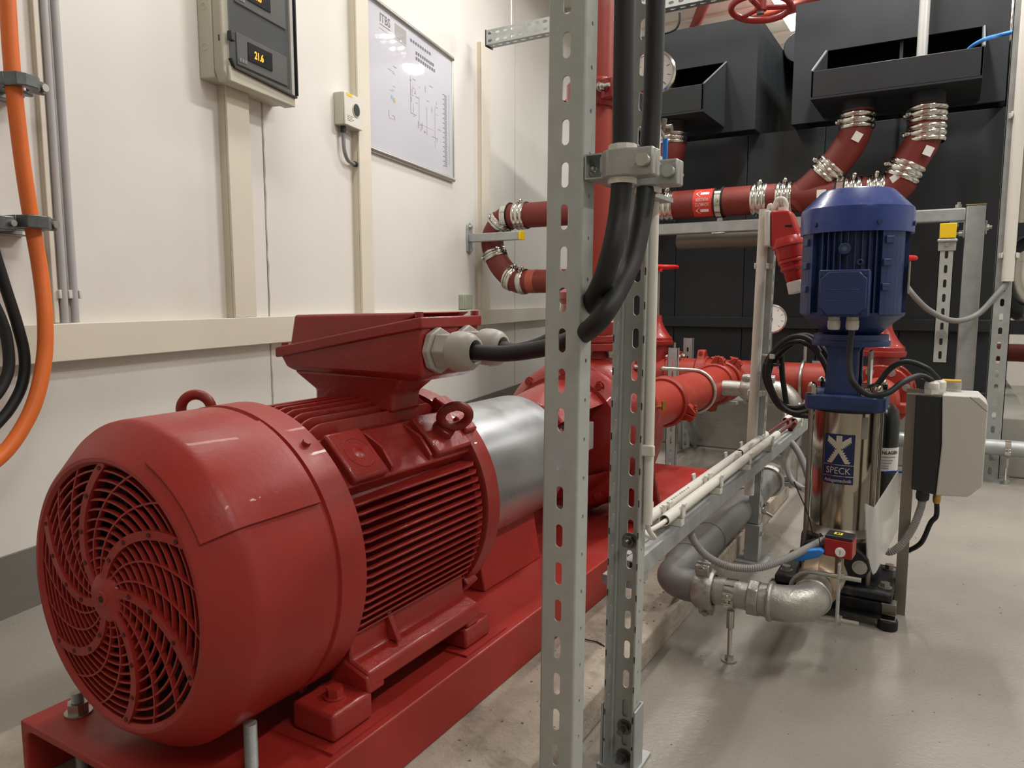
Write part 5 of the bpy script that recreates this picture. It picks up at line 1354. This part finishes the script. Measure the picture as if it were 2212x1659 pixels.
RX0_, RX1_ = on_y(1716, 100, YF).x, on_y(2176, 150, YF).x
hzr = hopper_tank(RX0_, RX1_, on_y(1716, 18, YF).z, on_y(1753, 150, YH).x, on_y(2127, 103, YH).x, (1940, 127), (1950, 84), (1940, 187), 'black upper tank with a long overflow hopper above the blue pump')
LX1_ = on_y(1637, 100, YF).x
hzl = hopper_tank(-2.42, LX1_, on_y(1600, 45, YF).z, -2.38, on_y(1520, 182, YH).x, (1490, 185), (1500, 145), (1490, 240), 'black upper tank with overflow hopper beside the perforated posts')
_c = on_y(1680, 92, 6.3)
single('round_duct', MB().lathe([(.125, 0), (.125, .9), (.115, .92), (0, .92)], ((LX1_ + RX0_) / 2, 7.4, _c.z), (0, -1, 0), 40), BLACK_PAINT, 'round black duct end between the two upper tanks', 'duct')
_d = on_y(1705, 118, 6.6)
single('sprinkler_pipe', MB().cyl((RX0_ - .09, 8.4, _d.z + .12), (RX0_ - .09, 6.6, _d.z), .07, n=24), RED_PIPE, 'short red pipe glimpsed in the gap between the upper tanks', 'pipe')

# ================================================================== OXIDE RED DRAIN PIPES
SRm = .099
dp = thing('drain_pipe', 'oxide red cast drain pipe with bright band couplings below the hoppers', 'pipe', on_y(1560, 430, YC))
def P_(x, y): return on_y(x, y, YC)
zc = P_(1500, 441).z
xl, xr = P_(1100, 470).x, P_(1902, 390).x
part('collector', MB().cyl((xl, YC, zc), (xr, YC, zc), SRm, n=40), BROWN, dp)
q0 = V((xr, YC, zc)); xv2 = P_(2003, 250).x
dz = (xv2 - xr) * .92
g2 = [V((xr - .05, YC, zc)), q0, q0 + V((.09, 0, .025)), V((xv2 - .075, YC, zc + dz - .04)), V((xv2 - .01, YC, zc + dz + .09)), V((xv2, YC, zc + dz + .2)), V((xv2, YC, P_(2003, 228).z))]
part('bend', MB().tube(spline(g2, 8), SRm, 36), BROWN, dp)
xv1 = P_(1852, 255).x; xw = P_(1735, 400).x
dz1 = (xv1 - xw)
g1 = [V((xw - .06, YC, zc - .04)), V((xw + .1, YC, zc + .10)), V((xv1 - .09, YC, zc + dz1 - .08)), V((xv1 - .012, YC, zc + dz1 + .06)), V((xv1, YC, zc + dz1 + .17)), V((xv1, YC, P_(1852, 240).z))]
part('branch', MB().tube(spline(g1, 8), SRm * .96, 36), BROWN, dp)
def band(p, ax, r=SRm, w=.10, parent=dp, m=CHROME):
    p = V(p); ax = V(ax).normalized()
    o = part('band_coupling', MB().lathe([(r, -w / 2), (r + .008, -w / 2), (r + .013, -w / 2 + .010), (r + .013, -w / 2 + .020), (r + .004, -w / 5), (r + .013, -.008), (r + .013, .008), (r + .004, w / 5), (r + .013, w / 2 - .020), (r + .013, w / 2 - .010), (r + .008, w / 2), (r, w / 2)], p, ax, 40, cap=False), m, parent, smooth=60)
    u = V((0, -.55, 1)) if abs(ax.z) < .9 else V((-.9, -.45, 0))
    u = (u - ax * u.dot(ax)).normalized(); tn = ax.cross(u)
    k = MB(); c = p + u * (r + .016)
    k.cyl(c - tn * .03, c + tn * .03, .008, n=8); k.sphere(c + tn * -.03, .016, 12, 8); k.box(c, (.02, .02, .02))
    part('band_bolt', k, m, o)
    return o
for x in (1128, 1445, 1643, 1697, 1845, 1893): band((P_(x, 430).x, YC, zc), (1, 0, 0))
dm = (g2[3] - g2[2]).normalized(); band(g2[2] + dm * .10, dm)
band((xv2, YC, P_(2003, 290).z), ZUP); band((xv2, YC, P_(2003, 248).z), ZUP)
dm = (g1[2] - g1[1]).normalized(); band(g1[2] - dm * .10, dm, SRm * .96); band((xv1, YC, P_(1852, 262).z), ZUP, SRm * .96)
for (x, zt, zb_) in ((xv1, hzr + .02, P_(1852, 258).z), (xv2, hzr + .02, P_(2003, 240).z)):
    single('drain_stub', MB().cyl((x, YC, zb_), (x, YC, zt - .033), SRm * .94, n=32), BLACK_PAINT, 'black drain stub under the long hopper feeding the ' + ('branch' if x == xv1 else 'far bend') + ' of the drain pipe', 'pipe')
# left drop near the wall
pe0 = P_(1074, 485); zlow = P_(1135, 608).z
g3 = [V((xl + .12, YC, zc)), V((xl, YC, zc)), V((pe0.x + .03, YC, zc - .05)), V((pe0.x - .045, YC, zc - .17)), V((pe0.x - .02, YC, (zc + zlow) / 2 - .04)), V((pe0.x + .06, YC, zlow + .10)), V((pe0.x + .20, YC, zlow)), V((pe0.x + .36, YC, zlow)), V((P_(1290, 610).x, YC, zlow))]
part('drop_bend', MB().tube(spline(g3, 8), SRm * .94, 36), BROWN, dp)
for (a, c) in ((g3[2], g3[3] - g3[1]), (g3[4], g3[5] - g3[3]), (g3[6] + V((-.06, 0, .03)), V((1, 0, -.45)))): band(a, c, SRm * .95, .07)
band(g3[6] + V((.05, 0, 0)), (1, 0, 0), SRm * .95, .05)
part('warning_sleeve', MB().cyl(g3[7] + V((-.05, 0, 0)), g3[7] + V((.02, 0, 0)), SRm * .95 + .001, n=36), mat('salmon_pipe_label', '#9c4c3c', .45), dp)
# little white type labels
def sticker(p, ax, ang):
    ax = V(ax).normalized(); n0 = V((math.sin(ang), -math.cos(ang), 0)); n0 = (n0 - ax * n0.dot(ax)).normalized(); s = n0.cross(ax)
    part('white_sticker', MB().obox(V(p) + n0 * (SRm + .001), ax, s, n0, (.055, .05, .004)), WHITE, dp)
dg = (g2[3] - g2[2]).normalized()
sticker(P_(1846, 297), V((.5, 0, .86)), .35); sticker(P_(1995, 328), V((.4, 0, .9)), .35); sticker(P_(1934, 385), V((.85, 0, .5)), .35); sticker((P_(1780, 404).x, YC, zc), (1, 0, 0), .3)
# flow label
LBx0, LBx1 = P_(1505, 430).x, P_(1545, 430).x
RL = mat('red_pipe_label', '#c73a2c', .45)
def pl_(x, th, lift): return V((x, YC - (SRm + lift) * math.cos(th), zc + (SRm + lift) * math.sin(th)))
b = MB(); vs = []
for i in range(13):
    th = -1.25 + 2.5 * i / 12; vs += [pl_(LBx0, th, .001), pl_(LBx1, th, .001)]
b.add(vs, [(2 * i, 2 * i + 1, 2 * i + 3, 2 * i + 2) for i in range(12)]); lbp = part('flow_label', b, RL, dp)
W_ = LBx1 - LBx0
for th in (.62, -.62):
    b = MB()
    for (u0, u1, h0, h1) in ((.15, .4, .0, .028), (.4, .85, .0105, .0105)):
        vs = [pl_(LBx0 + W_ * u0, th - h0 / SRm, .002), pl_(LBx0 + W_ * u1, th - h1 / SRm, .002), pl_(LBx0 + W_ * u1, th + h1 / SRm, .002), pl_(LBx0 + W_ * u0, th + h0 / SRm, .002)]
        b.add(vs, [(0, 1, 2, 3)])
    part('arrow', b, WHITE, lbp, smooth=0)
for body, th0 in (('SCHMUTZ', -.20), ('WASSER', .14)):
    o = text('lettering', body, .031, (0, 0, 0), (1, 0, 0), (0, 0, 1), WHITE, None, align='CENTER', sx=.8 if body == 'WASSER' else .68, bold=.0004)
    loc = o.location.copy()
    for v in o.data.vertices:
        u = v.co.x + loc.x; h = v.co.z + loc.z
        v.co = pl_((LBx0 + LBx1) / 2 - u, th0 - h / SRm + .12, .0022) - LOCS[dp.name]
    o.location = (0, 0, 0); o.parent = lbp; LOCS[o.name] = LOCS[dp.name]
# left hopper stub, elbow and band
xs = P_(1450, 330).x
single('drain_stub', MB().cyl((xs, YC, P_(1450, 290).z), (xs, YC, hzl - .013), SRm * .94, n=32), BLACK_PAINT, 'black drain stub under the hopper beside the perforated posts', 'pipe')
t = thing('drain_elbow', 'short oxide red drain elbow below the hopper beside the perforated posts', 'pipe', V((xs, YC, P_(1450, 330).z)))
part('elbow', MB().tube(spline([V((xs, YC, P_(1450, 285).z)), V((xs, YC, P_(1450, 320).z)), V((xs - .03, YC - .0, P_(1450, 345).z)), V((xs - .12, YC, P_(1450, 365).z)), V((xs - .3, YC, P_(1450, 372).z))], 8), SRm, 32), BROWN, t)
band((xs, YC, P_(1450, 300).z), ZUP, SRm, .085, t)

# ---- support frame of the drain pipe
HP = .078
zr = on_y(1500, 493, YC).z
fx0, fx1 = on_y(1330, 500, YC).x, on_y(2105, 500, YC).x
fr = thing('strut_gantry', 'heavy galvanised strut gantry carrying the oxide red drain pipe', 'support frame', (fx1, YC, .36))
part('cross_rail', MB().box2((fx0, YC - HP / 2, zr - HP / 2), (fx1 - .05, YC + HP / 2, zr + HP / 2)), GALV, fr, bevel=.008)
for x in (fx1, fx0 - .045):
    part('upright', MB().box2((x - .050, YC - HP / 2, .361), (x + .050, YC + HP / 2, zr + HP / 2 + .012)), GALV, fr, bevel=.008)
    part('end_cap', MB().box2((x - .052, YC - HP / 2 - .001, zr + HP / 2 + .012), (x + .052, YC + HP / 2 + .001, zr + HP / 2 + .018)), mat('tan_end_cap', '#a99a62', .5), fr)
b = MB().box2((fx1 - .13, YC - .03, zr - HP / 2 - .008), (fx1 - .051, YC + .03, zr - HP / 2)); b.box2((fx1 - .058, YC - .03, zr - HP / 2 - .10), (fx1 - .051, YC + .03, zr - HP / 2 - .001)); part('corner_angle', b, GALV, fr, bevel=.002)
for p, a in (((fx1 - .10, YC, zr - HP / 2 - .008), (0, 0, -1)), ((fx1 - .058, YC, zr - HP / 2 - .07), (-1, 0, 0)), ((fx1 - .09, YC, zr + HP / 2), (0, 0, 1)), ((fx1 + .05, YC, zr - .08), (1, 0, 0))):
    k = MB(); bolt(k, p, a, .02, .022, shank=.015); part('bolt', k, ZINC, fr)
part('channel_nut', MB().box2((fx1 + .051, YC - .02, zr - .12), (fx1 + .062, YC + .02, zr - .04)), ZINC, fr, bevel=.004)
xk = P_(1557, 440).x
t = thing('pipe_hanger', 'rubber-lined pipe clip holding the oxide red drain pipe to the strut frame', 'pipe clip', (xk, YC, zr))
part('rubber_liner', MB().ring((xk - .03, YC, zc), (xk + .03, YC, zc), SRm + .006, SRm + .001, 40), mat('black_rubber_foot', '#101112', .7), t)
part('steel_band', MB().ring((xk - .02, YC, zc), (xk + .02, YC, zc), SRm + .012, SRm + .0065, 40), CHROME, t)
part('threaded_rod', MB().cyl((xk, YC, zr + HP / 2), (xk, YC, zc - SRm - .01), .010, n=12), ZINC, t)
part('nut', MB().cyl((xk, YC, zr + HP / 2), (xk, YC, zr + HP / 2 + .02), .022, n=6), ZINC, t)
part('rail_washer', MB().box((xk, YC - HP / 2, zr - HP / 2 - .006), (.09, .03, .012)), ZINC, t, bevel=.003)
k = MB(); bolt(k, V((xk, YC - SRm - .012, zc + .0)), (0, -1, 0), .010, .014); part('band_screw', k, ZINC, t)
# second hanger at the right: top of the blue motor
xk = P_(1818, 400).x
t = thing('pipe_hanger', 'rubber-lined pipe clip on the drain pipe just above the blue motor', 'pipe clip', (xk, YC, zr))
part('rubber_liner', MB().ring((xk - .03, YC, zc), (xk + .03, YC, zc), SRm + .006, SRm + .001, 40), MATS['black_rubber_foot'], t)
part('steel_band', MB().ring((xk - .02, YC, zc), (xk + .02, YC, zc), SRm + .012, SRm + .0065, 40), CHROME, t)
part('threaded_rod', MB().cyl((xk, YC, zr + HP / 2), (xk, YC, zc - SRm - .01), .010, n=12), ZINC, t)
# wall bracket under the left end of the drain pipe
sW, zW = on_wall(1012, 515)
pw = wall(sW, zW)
t = thing('wall_bracket', 'galvanised cantilever wall bracket with yellow end cap under the drain bend', 'bracket', pw)
part('base_plate', MB().prism([(-.05, -.105), (.0, -.13), (.05, -.105), (.06, 0), (.05, .105), (0, .13), (-.05, .105), (-.06, 0)], pw + WN * .001, WD, ZUP, WN, .014), GALV, t, bevel=.003)
for k in (-.09, .09):
    q = MB(); bolt(q, pw + WN * .015 + ZUP * k, WN, .018, .02); part('anchor_bolt', q, ZINC, t)
pe = on_y(1125, 517, pw.y - .02)
dirn = (V((pe.x, pe.y, pw.z)) - pw); Lb = dirn.length; dirn.normalize(); sd = ZUP.cross(dirn)
part('arm', MB().obox(pw + dirn * (Lb / 2 + .01), dirn, sd, ZUP, (Lb - .02, .07, .066)), GALV, t, bevel=.006)
part('end_cap', MB().obox(pw + dirn * (Lb + .008), dirn, sd, ZUP, (.016, .072, .068)), YELLOW, t, bevel=.003)
xk = P_(1098, 470).x
part('clip_band', MB().ring((xk - .025, YC, zc), (xk + .025, YC, zc), SRm + .012, SRm + .002, 40), CHROME, t)
part('clip_liner', MB().ring((xk - .034, YC, zc), (xk + .034, YC, zc), SRm + .004, SRm + .001, 40), MATS['black_rubber_foot'], t)
part('clip_rod', MB().cyl((xk + .02, YC - .05, pw.z), (xk + .02, YC, zc - SRm), .012, n=12), ZINC, t)
# hanging slotted bar with yellow capped cantilever
YB_ = YC - .30
yc_ = on_y(2048, 498, YB_)
t = thing('cantilever_arm', 'galvanised cantilever arm with yellow end cap and a hanging slotted bar', 'bracket', (yc_.x, YB_, yc_.z))
part('arm', MB().box2((yc_.x - .04, YB_ + .012, yc_.z - .04), (yc_.x + .04, YC - HP / 2, yc_.z + .04)), GALV, t, bevel=.006)
part('end_cap', MB().box2((yc_.x - .042, YB_, yc_.z - .042), (yc_.x + .042, YB_ + .014, yc_.z + .042)), YELLOW, t, bevel=.004)
zt_ = yc_.z - .075; zb_ = on_y(2035, 783, YB_).z
cb2 = channel(MB(), (yc_.x, YB_ + .02, zb_), zt_ - zb_, ZUP, (1, 0, 0), YA, .075, .03, .004, .083, .017, .048)
part('slotted_bar', cb2, GALV_DULL, t)
for py in (528, 722):
    z_ = on_y(2046, py, YB_).z; k = MB(); k.cyl((yc_.x, YB_ + .019, z_), (yc_.x, YB_ + .013, z_), .026, n=24); k.cyl((yc_.x, YB_ + .013, z_), (yc_.x, YB_ + .004, z_), .013, n=6); part('washer_bolt', k, ZINC, t)
b = MB().box((yc_.x, YB_ + .018, on_y(2046, 528, YB_).z), (.09, .012, .07)); b.box((yc_.x, YB_ + .02, yc_.z - .055), (.10, .05, .014)); part('saddle_plate', b, GALV, t, bevel=.003)
# drip pipe under the rail
p0 = on_y(1470, 523, 5.55)
single('steel_pipe', MB().cyl((p0.x, 5.50, p0.z), (p0.x + 1.0, 5.50, p0.z), .062, n=32), mat('brown_grey_steel', '#7d776c', .4, metal=.5), 'brownish steel pipe end lying below the strut frame rail', 'pipe')

# ================================================================== RIGHT SIDE
YR = 5.13
xR = on_y(2150, 850, YR).x
t = thing('slotted_column', 'tall slotted galvanised column at the corner of the high plinth', 'post', (xR, YR, 0))
part('slotted_web', channel(MB(), (xR, YR - .02, .01), 3.4, ZUP, (1, 0, 0), YA, .092, .055, .004, .082, .020, .044), GALV, t)
part('base_plate', MB().box2((xR - .1, YR - .08, 0), (xR + .1, YR + .08, .01)), GALV, t)
k = MB().sphere((xR + .02, YR - .02, on_y(2143, 985, YR).z), .022, 14, 8); part('rivet', k, GALV, t)
zq = on_y(2163, 608, YR - .06).z
t2 = thing('conduit', 'white conduit fixed upright to the tall slotted column', 'conduit', (xR, YR - .06, zq))
part('tube', MB().ring((xR + .015, YR - .053, zq), (xR + .015, YR - .053, 3.4), .030, .026, 20), PVC, t2)
for py in (552, 250):
    z_ = on_y(2165, py, YR - .05).z; c = MB().box((xR + .015, YR - .022, z_), (.10, .006, .03)); c.box((xR + .05, YR - .045, z_), (.008, .05, .03)); c.box((xR - .02, YR - .045, z_), (.008, .05, .03)); part('clip', c, PVC, t2, bevel=.002)
part('cable', MB().tube(spline([V((xR + .015, YR - .053, zq + .1)), V((xR + .012, YR - .053, zq)), on_y(2150, 640, YR - .08), on_y(2110, 680, YR - .12), on_y(2060, 693, YR - .2), on_y(2010, 672, YR - .25), on_y(1975, 640, YR - .3), on_y(1945, 600, YR - .3)], 8), .016, 12), mat('grey_cable', '#7d7d7b', .5), t2)
xg = on_y(1995, 60, YC + .05).x
single('vertical_tube', MB().cyl((xg, YC + .05, hzr + .02), (xg, YC + .05, 4.2), .030, n=20), mat('white_grey_tube', '#c2c3bf', .4, metal=.2), 'white-grey upright tube dropping into the long hopper', 'pipe')
single('air_hose', MB().tube(spline([on_y(2192, 68, YR), on_y(2160, 76, YR + .05), on_y(2125, 86, YH), on_y(2095, 104, YH + .1), on_y(2085, 125, YH + .15)], 8), .011, 10), mat('sky_blue_hose', '#3f86d8', .35), 'light blue hose looping from the slotted column into the long hopper', 'hose')
# low galvanised pipe in front of the high plinth
zp_ = on_y(2180, 962, 5.14).z
t = thing('low_pipe', 'galvanised pipe running low along the front of the high plinth', 'pipe', (.3, 5.10, zp_))
part('pipe', MB().cyl((-.5, 5.03, zp_), (1.3, 5.03, zp_), .046, n=32), GALV, t)
stand(on_y(2177, 962, 5.03).x, 5.03, zp_, .046, 'threaded stand under the low galvanised pipe at the high plinth')
# items beyond the tanks on the right
t = thing('spiral_duct', 'bright ribbed ventilation duct with elbow beyond the tanks', 'duct', on_y(2195, 650, 7.2))
o = on_y(2192, 600, 7.2)
nd = int((CEIL - o.z - .1) / .03) + 1
P = [V((o.x, o.y, min(CEIL, o.z + .1 + i * .03))) for i in range(nd)]
part('duct', MB().tube(P, [.17 if i % 2 else .162 for i in range(nd)], 28), CHROME, t)
part('elbow', MB().tube(spline([V((o.x, o.y, o.z + .12)), V((o.x, o.y, o.z - .02)), V((o.x + .06, o.y, o.z - .16)), V((o.x + .22, o.y, o.z - .24)), V((o.x + .5, o.y, o.z - .25))], 5), .168, 28), CHROME, t)
t = thing('steel_platform', 'black steel frame with brace beyond the tanks', 'frame', on_y(2200, 720, 6.6))
for (y0, y1) in ((483, 510), (692, 722)):
    a = on_y(2188, y0, 6.6); c = on_y(2188, y1, 6.6); part('beam', MB().box2((max(a.x - .2, TXR + .03), 6.55, c.z), (a.x + 2.2, 6.65, a.z)), BLACK_PAINT, t)
a = on_y(2165, 560, 6.6); c = on_y(2225, 505, 6.6); part('brace', MB().tube([V((a.x - .05, 6.6, a.z - .02)), V((c.x + .1, 6.6, c.z + .02))], .04, 4), BLACK_PAINT, t)
part('leg', MB().box2((a.x + 2.0, 6.55, 0), (a.x + 2.1, 6.65, 2.2)), BLACK_PAINT, t)
a = on_y(2190, 762, 7.6); single('wall_pipe', MB().cyl((a.x - .6, 7.6, a.z), (5.0, 7.6, a.z), .075, n=24), BROWN, 'oxide red pipe running low beyond the tanks on the right', 'pipe')

# ================================================================== TRAY, GAUGES, OVERHEAD
YT = 5.15
z0t, z1t = on_y(1052, 97, YT).z, on_y(1052, 65, YT).z
x0t = on_y(1050, 80, YT).x
t = thing('cable_tray', 'long perforated galvanised tray spanning from the panel wall over the pumps', 'cable tray', (x0t, YT, z0t))
h = z1t - z0t
def perf(o, A, X_, N, w, L, pitch, sl_):
    b = MB(); n = int(L / pitch)
    for i in range(n): b.cell(V(o) + V(A) * ((i + .5) * pitch), X_, A, N, w, pitch, [(y, x) for x, y in reversed(slot(.020, .040, 3))] if sl_ else slot(.020, .040, 3), .003)
    return b
for k in (.25, .75):
    part('side_wall', perf((x0t, YT, z0t + h * k), (1, 0, 0), (0, 0, 1), (0, 1, 0), h / 2, 2.4, .07, False), GALV, t)
part('floor_sheet', perf((x0t, YT + .045, z0t), (1, 0, 0), (0, -1, 0), (0, 0, 1), .09, 2.4, .07, False), GALV, t)
for k in (.2, 2.1): part('hanger_rod', MB().cyl((x0t + k, YT + .05, z0t), (x0t + k, YT + .05, CEIL), .006, n=8), ZINC, t)
part('tray_end_cap', MB().box2((x0t - .008, YT - .002, z0t - .01), (x0t, YT + .104, z1t + .004)), DARKPL, t)

def gauge(c, nrm, r, label, z_to):
    c = V(c); nrm = V(nrm).normalized(); u, w, _ = basis(nrm)
    t = thing('pressure_gauge', label, 'gauge', c)
    part('case', MB().lathe([(0, -.03), (r * .92, -.03), (r, -.02), (r, .004), (r * .9, .010), (r * .88, .004), (0, .004)], c, nrm, 36), CHROME, t)
    part('dial', MB().cyl(c + nrm * .0045, c + nrm * .0055, r * .87, n=36), WHITE, t)
    sd = nrm.cross(ZUP).normalized() * -1; up = ZUP
    for k in range(9):
        a = math.radians(225 - 33.75 * k); d = sd * math.cos(a) + up * math.sin(a)
        part('tick', MB().obox(c + nrm * .0062 + d * (r * .70), d, nrm.cross(d), nrm, (r * .16, r * .035, .0008)), BLACK, t)
    d = (sd * -.18 + up).normalized(); part('needle', MB().obox(c + nrm * .0075 + d * r * .2, d, nrm.cross(d), nrm, (r * .75, r * .05, .001)), BLACK, t)
    part('hub', MB().cyl(c + nrm * .006, c + nrm * .009, r * .08, n=14), BLACK, t)
    part('glass', MB().cyl(c + nrm * .0092, c + nrm * .0098, r * .885, n=36), mat('gauge_glass', '#ffffff', .03, alpha=.08, spec=.6), t)
    part('stem', MB().cyl(c - nrm * .015 + ZUP * (-r * .9), V((c.x, c.y, z_to)) - nrm * .015, .012, n=10), STEEL_BR, t)
    return t
gc_ = on_y(1667, 689, HDY - .05)
gauge(gc_, (.38, -.92, .0), .093, 'round white pressure gauge above the red header by the coiled cable', AZ + .11)
p = on_y(1676, 775, HDY - .05)
t = thing('ball_valve', 'small ball valve with blue lever on the gauge stem at the header', 'valve', p)
part('body', MB().cyl(p + V((0, 0, -.05)), p + V((0, 0, .03)), .026, n=8), MATS['red_switch_plastic'], t)
part('lever', MB().obox(p + V((.035, -.03, -.05)), (1, 0, 0), YA, ZUP, (.022, .014, .16)), BLUE_PL, t, bevel=.004)
# gauge and blue lever by the cables
gc2 = on_y(1412, 157, 2.95)
gauge(gc2, (.30, -.95, .0), .088, 'round white pressure gauge half hidden by the black motor cables', gc2.z - .30)
p = on_y(1436, 280, 2.95)
t = thing('ball_valve', 'small steel ball valve with hanging blue lever beside the black cables', 'valve', p)
part('body', MB().cyl(p + V((-.06, 0, 0)), p + V((.03, 0, 0)), .018, n=8), STEEL_BR, t)
part('stem', MB().cyl(p + V((0, -.02, -.01)), p + V((.01, -.03, .035)), .010, n=8), STEEL_BR, t)
part('lever_neck', MB().tube([p + V((-.02, -.03, .01)), p + V((0, -.03, -.02)), p + V((.012, -.03, -.045))], .007, 8), STEEL_BR, t)
part('lever', MB().prism([(-.011, .0), (.011, .0), (.010, -.10), (.004, -.118), (-.004, -.118), (-.010, -.10)], p + V((.014, -.036, -.04)), (1, 0, 0), ZUP, YA, .010), BLUE_PL, t, bevel=.003)
part('impulse_pipe', MB().tube(spline([p + V((-.06, 0, 0)), p + V((-.10, 0, .02)), p + V((-.12, 0, .1)), V((gc2.x, gc2.y + .01, gc2.z - .3))], 6), .008, 8), STEEL_BR, t)
part('feed_pipe', MB().cyl(p + V((-.055, 0, 0)), V((AX + .07, 2.72, p.z)), .010, n=10), STEEL_BR, t)
# overhead handwheel
hw = CAM + ray(1643, 17) * 3.7
t = thing('overhead_valve', 'overhead valve with red-brown handwheel seen from below', 'valve', hw)
w = MB().torus(hw, (0.05, .1, 1), .142, .016, 48, 12)
for k in range(3): w.tube([hw + V((0, 0, .0)), hw + V((.14 * math.cos(k * 2.1 + .4), .14 * math.sin(k * 2.1 + .4), 0))], .013, 8)
w.cyl(hw - ZUP * .015, hw + ZUP * .03, .03, n=20)
part('handwheel', w, mat('dark_red_handwheel', '#8f2320', .38), t)
part('hub_nut', MB().cyl(hw - ZUP * .03, hw - ZUP * .012, .02, n=6), STEEL_BR, t)
part('stem', MB().cyl(hw, hw + ZUP * .30, .014, n=12), STEEL_BR, t)
part('bonnet', MB().lathe([(.05, .22), (.09, .26), (.12, .34), (.12, .5), (.08, .54)], hw, ZUP, 24), RED_DARK, t)
part('pipe', MB().cyl(hw + ZUP * .42 + V((-.45, 0, 0)), hw + ZUP * .42 + V((1.6, 0, 0)), .085, n=28), RED_PIPE, t)
for k in (-.3, 1.2): part('hanger_rod', MB().cyl(hw + ZUP * .5 + V((k, 0, 0)), V((hw.x + k, hw.y, CEIL)), .007, n=8), ZINC, t)
# red sprinkler pipes below the ceiling
for (px, py, lab) in ((1513, 28, 'thin red sprinkler pipe under the ceiling above the left upper tank'), (1738, 8, 'red sprinkler pipe under the ceiling above the right upper tank')):
    o = on_z(px, py, 4.25 if px < 1600 else 4.08); d = V((.42, -.9, 0)).normalized() if px < 1600 else V((1, -.35, 0)).normalized()
    tt = thing('sprinkler_pipe', lab, 'pipe', o)
    part('pipe', MB().cyl(o - d * 2.0, o + d * 1.6, .06, n=20), RED_PIPE, tt)
    part('hanger_rod', MB().cyl(o, V((o.x, o.y, CEIL)), .008, n=8), ZINC, tt)
# cable drops left of the upper tank
single('hanging_cable', MB().tube(spline([on_y(1468, 28, YT), on_y(1468, 45, YT), on_y(1462, 60, YT), on_y(1450, 68, YT), on_y(1436, 72, YT)], 6), .008, 8), RUBBER, 'thin black cable looping under the perforated tray', 'cable')
# galvanised branch with couplings behind the strut post
yq = 4.35
zq_ = on_y(1640, 842, yq).z
t = thing('branch_pipe', 'galvanised branch pipe with couplings and elbow behind the slim strut post', 'pipe', on_y(1640, 842, yq))
xa, xb2 = on_y(1600, 838, yq).x, on_y(1708, 858, yq).x
part('pipe', MB().cyl((xa - .1, yq, zq_), (xb2 - .06, yq, zq_), .045, n=28), CAST_GALV, t)
part('elbow', MB().tube([V((xb2 - .1, yq, zq_))] + elbow((xb2 + .01, yq, zq_), (1, 0, 0), (0, 0, -1), .10, .05) + [V((xb2 + .01, yq, zq_ - .30))], .058, 28), CAST_GALV, t)
for x in (xa + .04, xa + .17): groove_coupling(t, (x, yq, zq_), (1, 0, 0), .045, CAST_GALV, .07, ear=V((0, -.35, 1)))
part('link_pipe', MB().cyl((xb2 + .01, yq, zq_ - .28), (xb2 + .01, yq, .0), .045, n=24), CAST_GALV, t)
# trestle feet under the suction pipe
t = thing('pipe_trestle', 'slim galvanised trestle with splayed legs under the red suction pipe', 'pipe support', (AX, 4.6, 0))
for (ta, fa) in (((1470, 905), (1470, 968)), ((1483, 905), (1497, 962)), ((1497, 900), (1515, 955))):
    part('leg', MB().tube([on_y(*ta, 4.62), on_z(*fa, .012)], .014, 4), GALV, t)
f0, f1 = on_z(1443, 985, 0), on_z(1518, 954, 0); fd = (f1 - f0)
part('foot_bar', MB().obox((f0 + f1) / 2 + ZUP * .006, fd, ZUP.cross(fd), ZUP, (fd.length, .04, .012)), GALV, t)
part('saddle', MB().box2((AX - .13, 4.56, .41), (AX + .13, 4.62, .428)), GALV, t)

# a wire offcut left on the low plinth
single('wire_offcut', MB().tube(spline([on_z(1257, 1379, .093), on_z(1272, 1383, .094), on_z(1290, 1387, .093), on_z(1306, 1396, .093)], 5), .0018, 6), RUBBER, 'short black wire offcut lying on the low concrete plinth', 'wire')
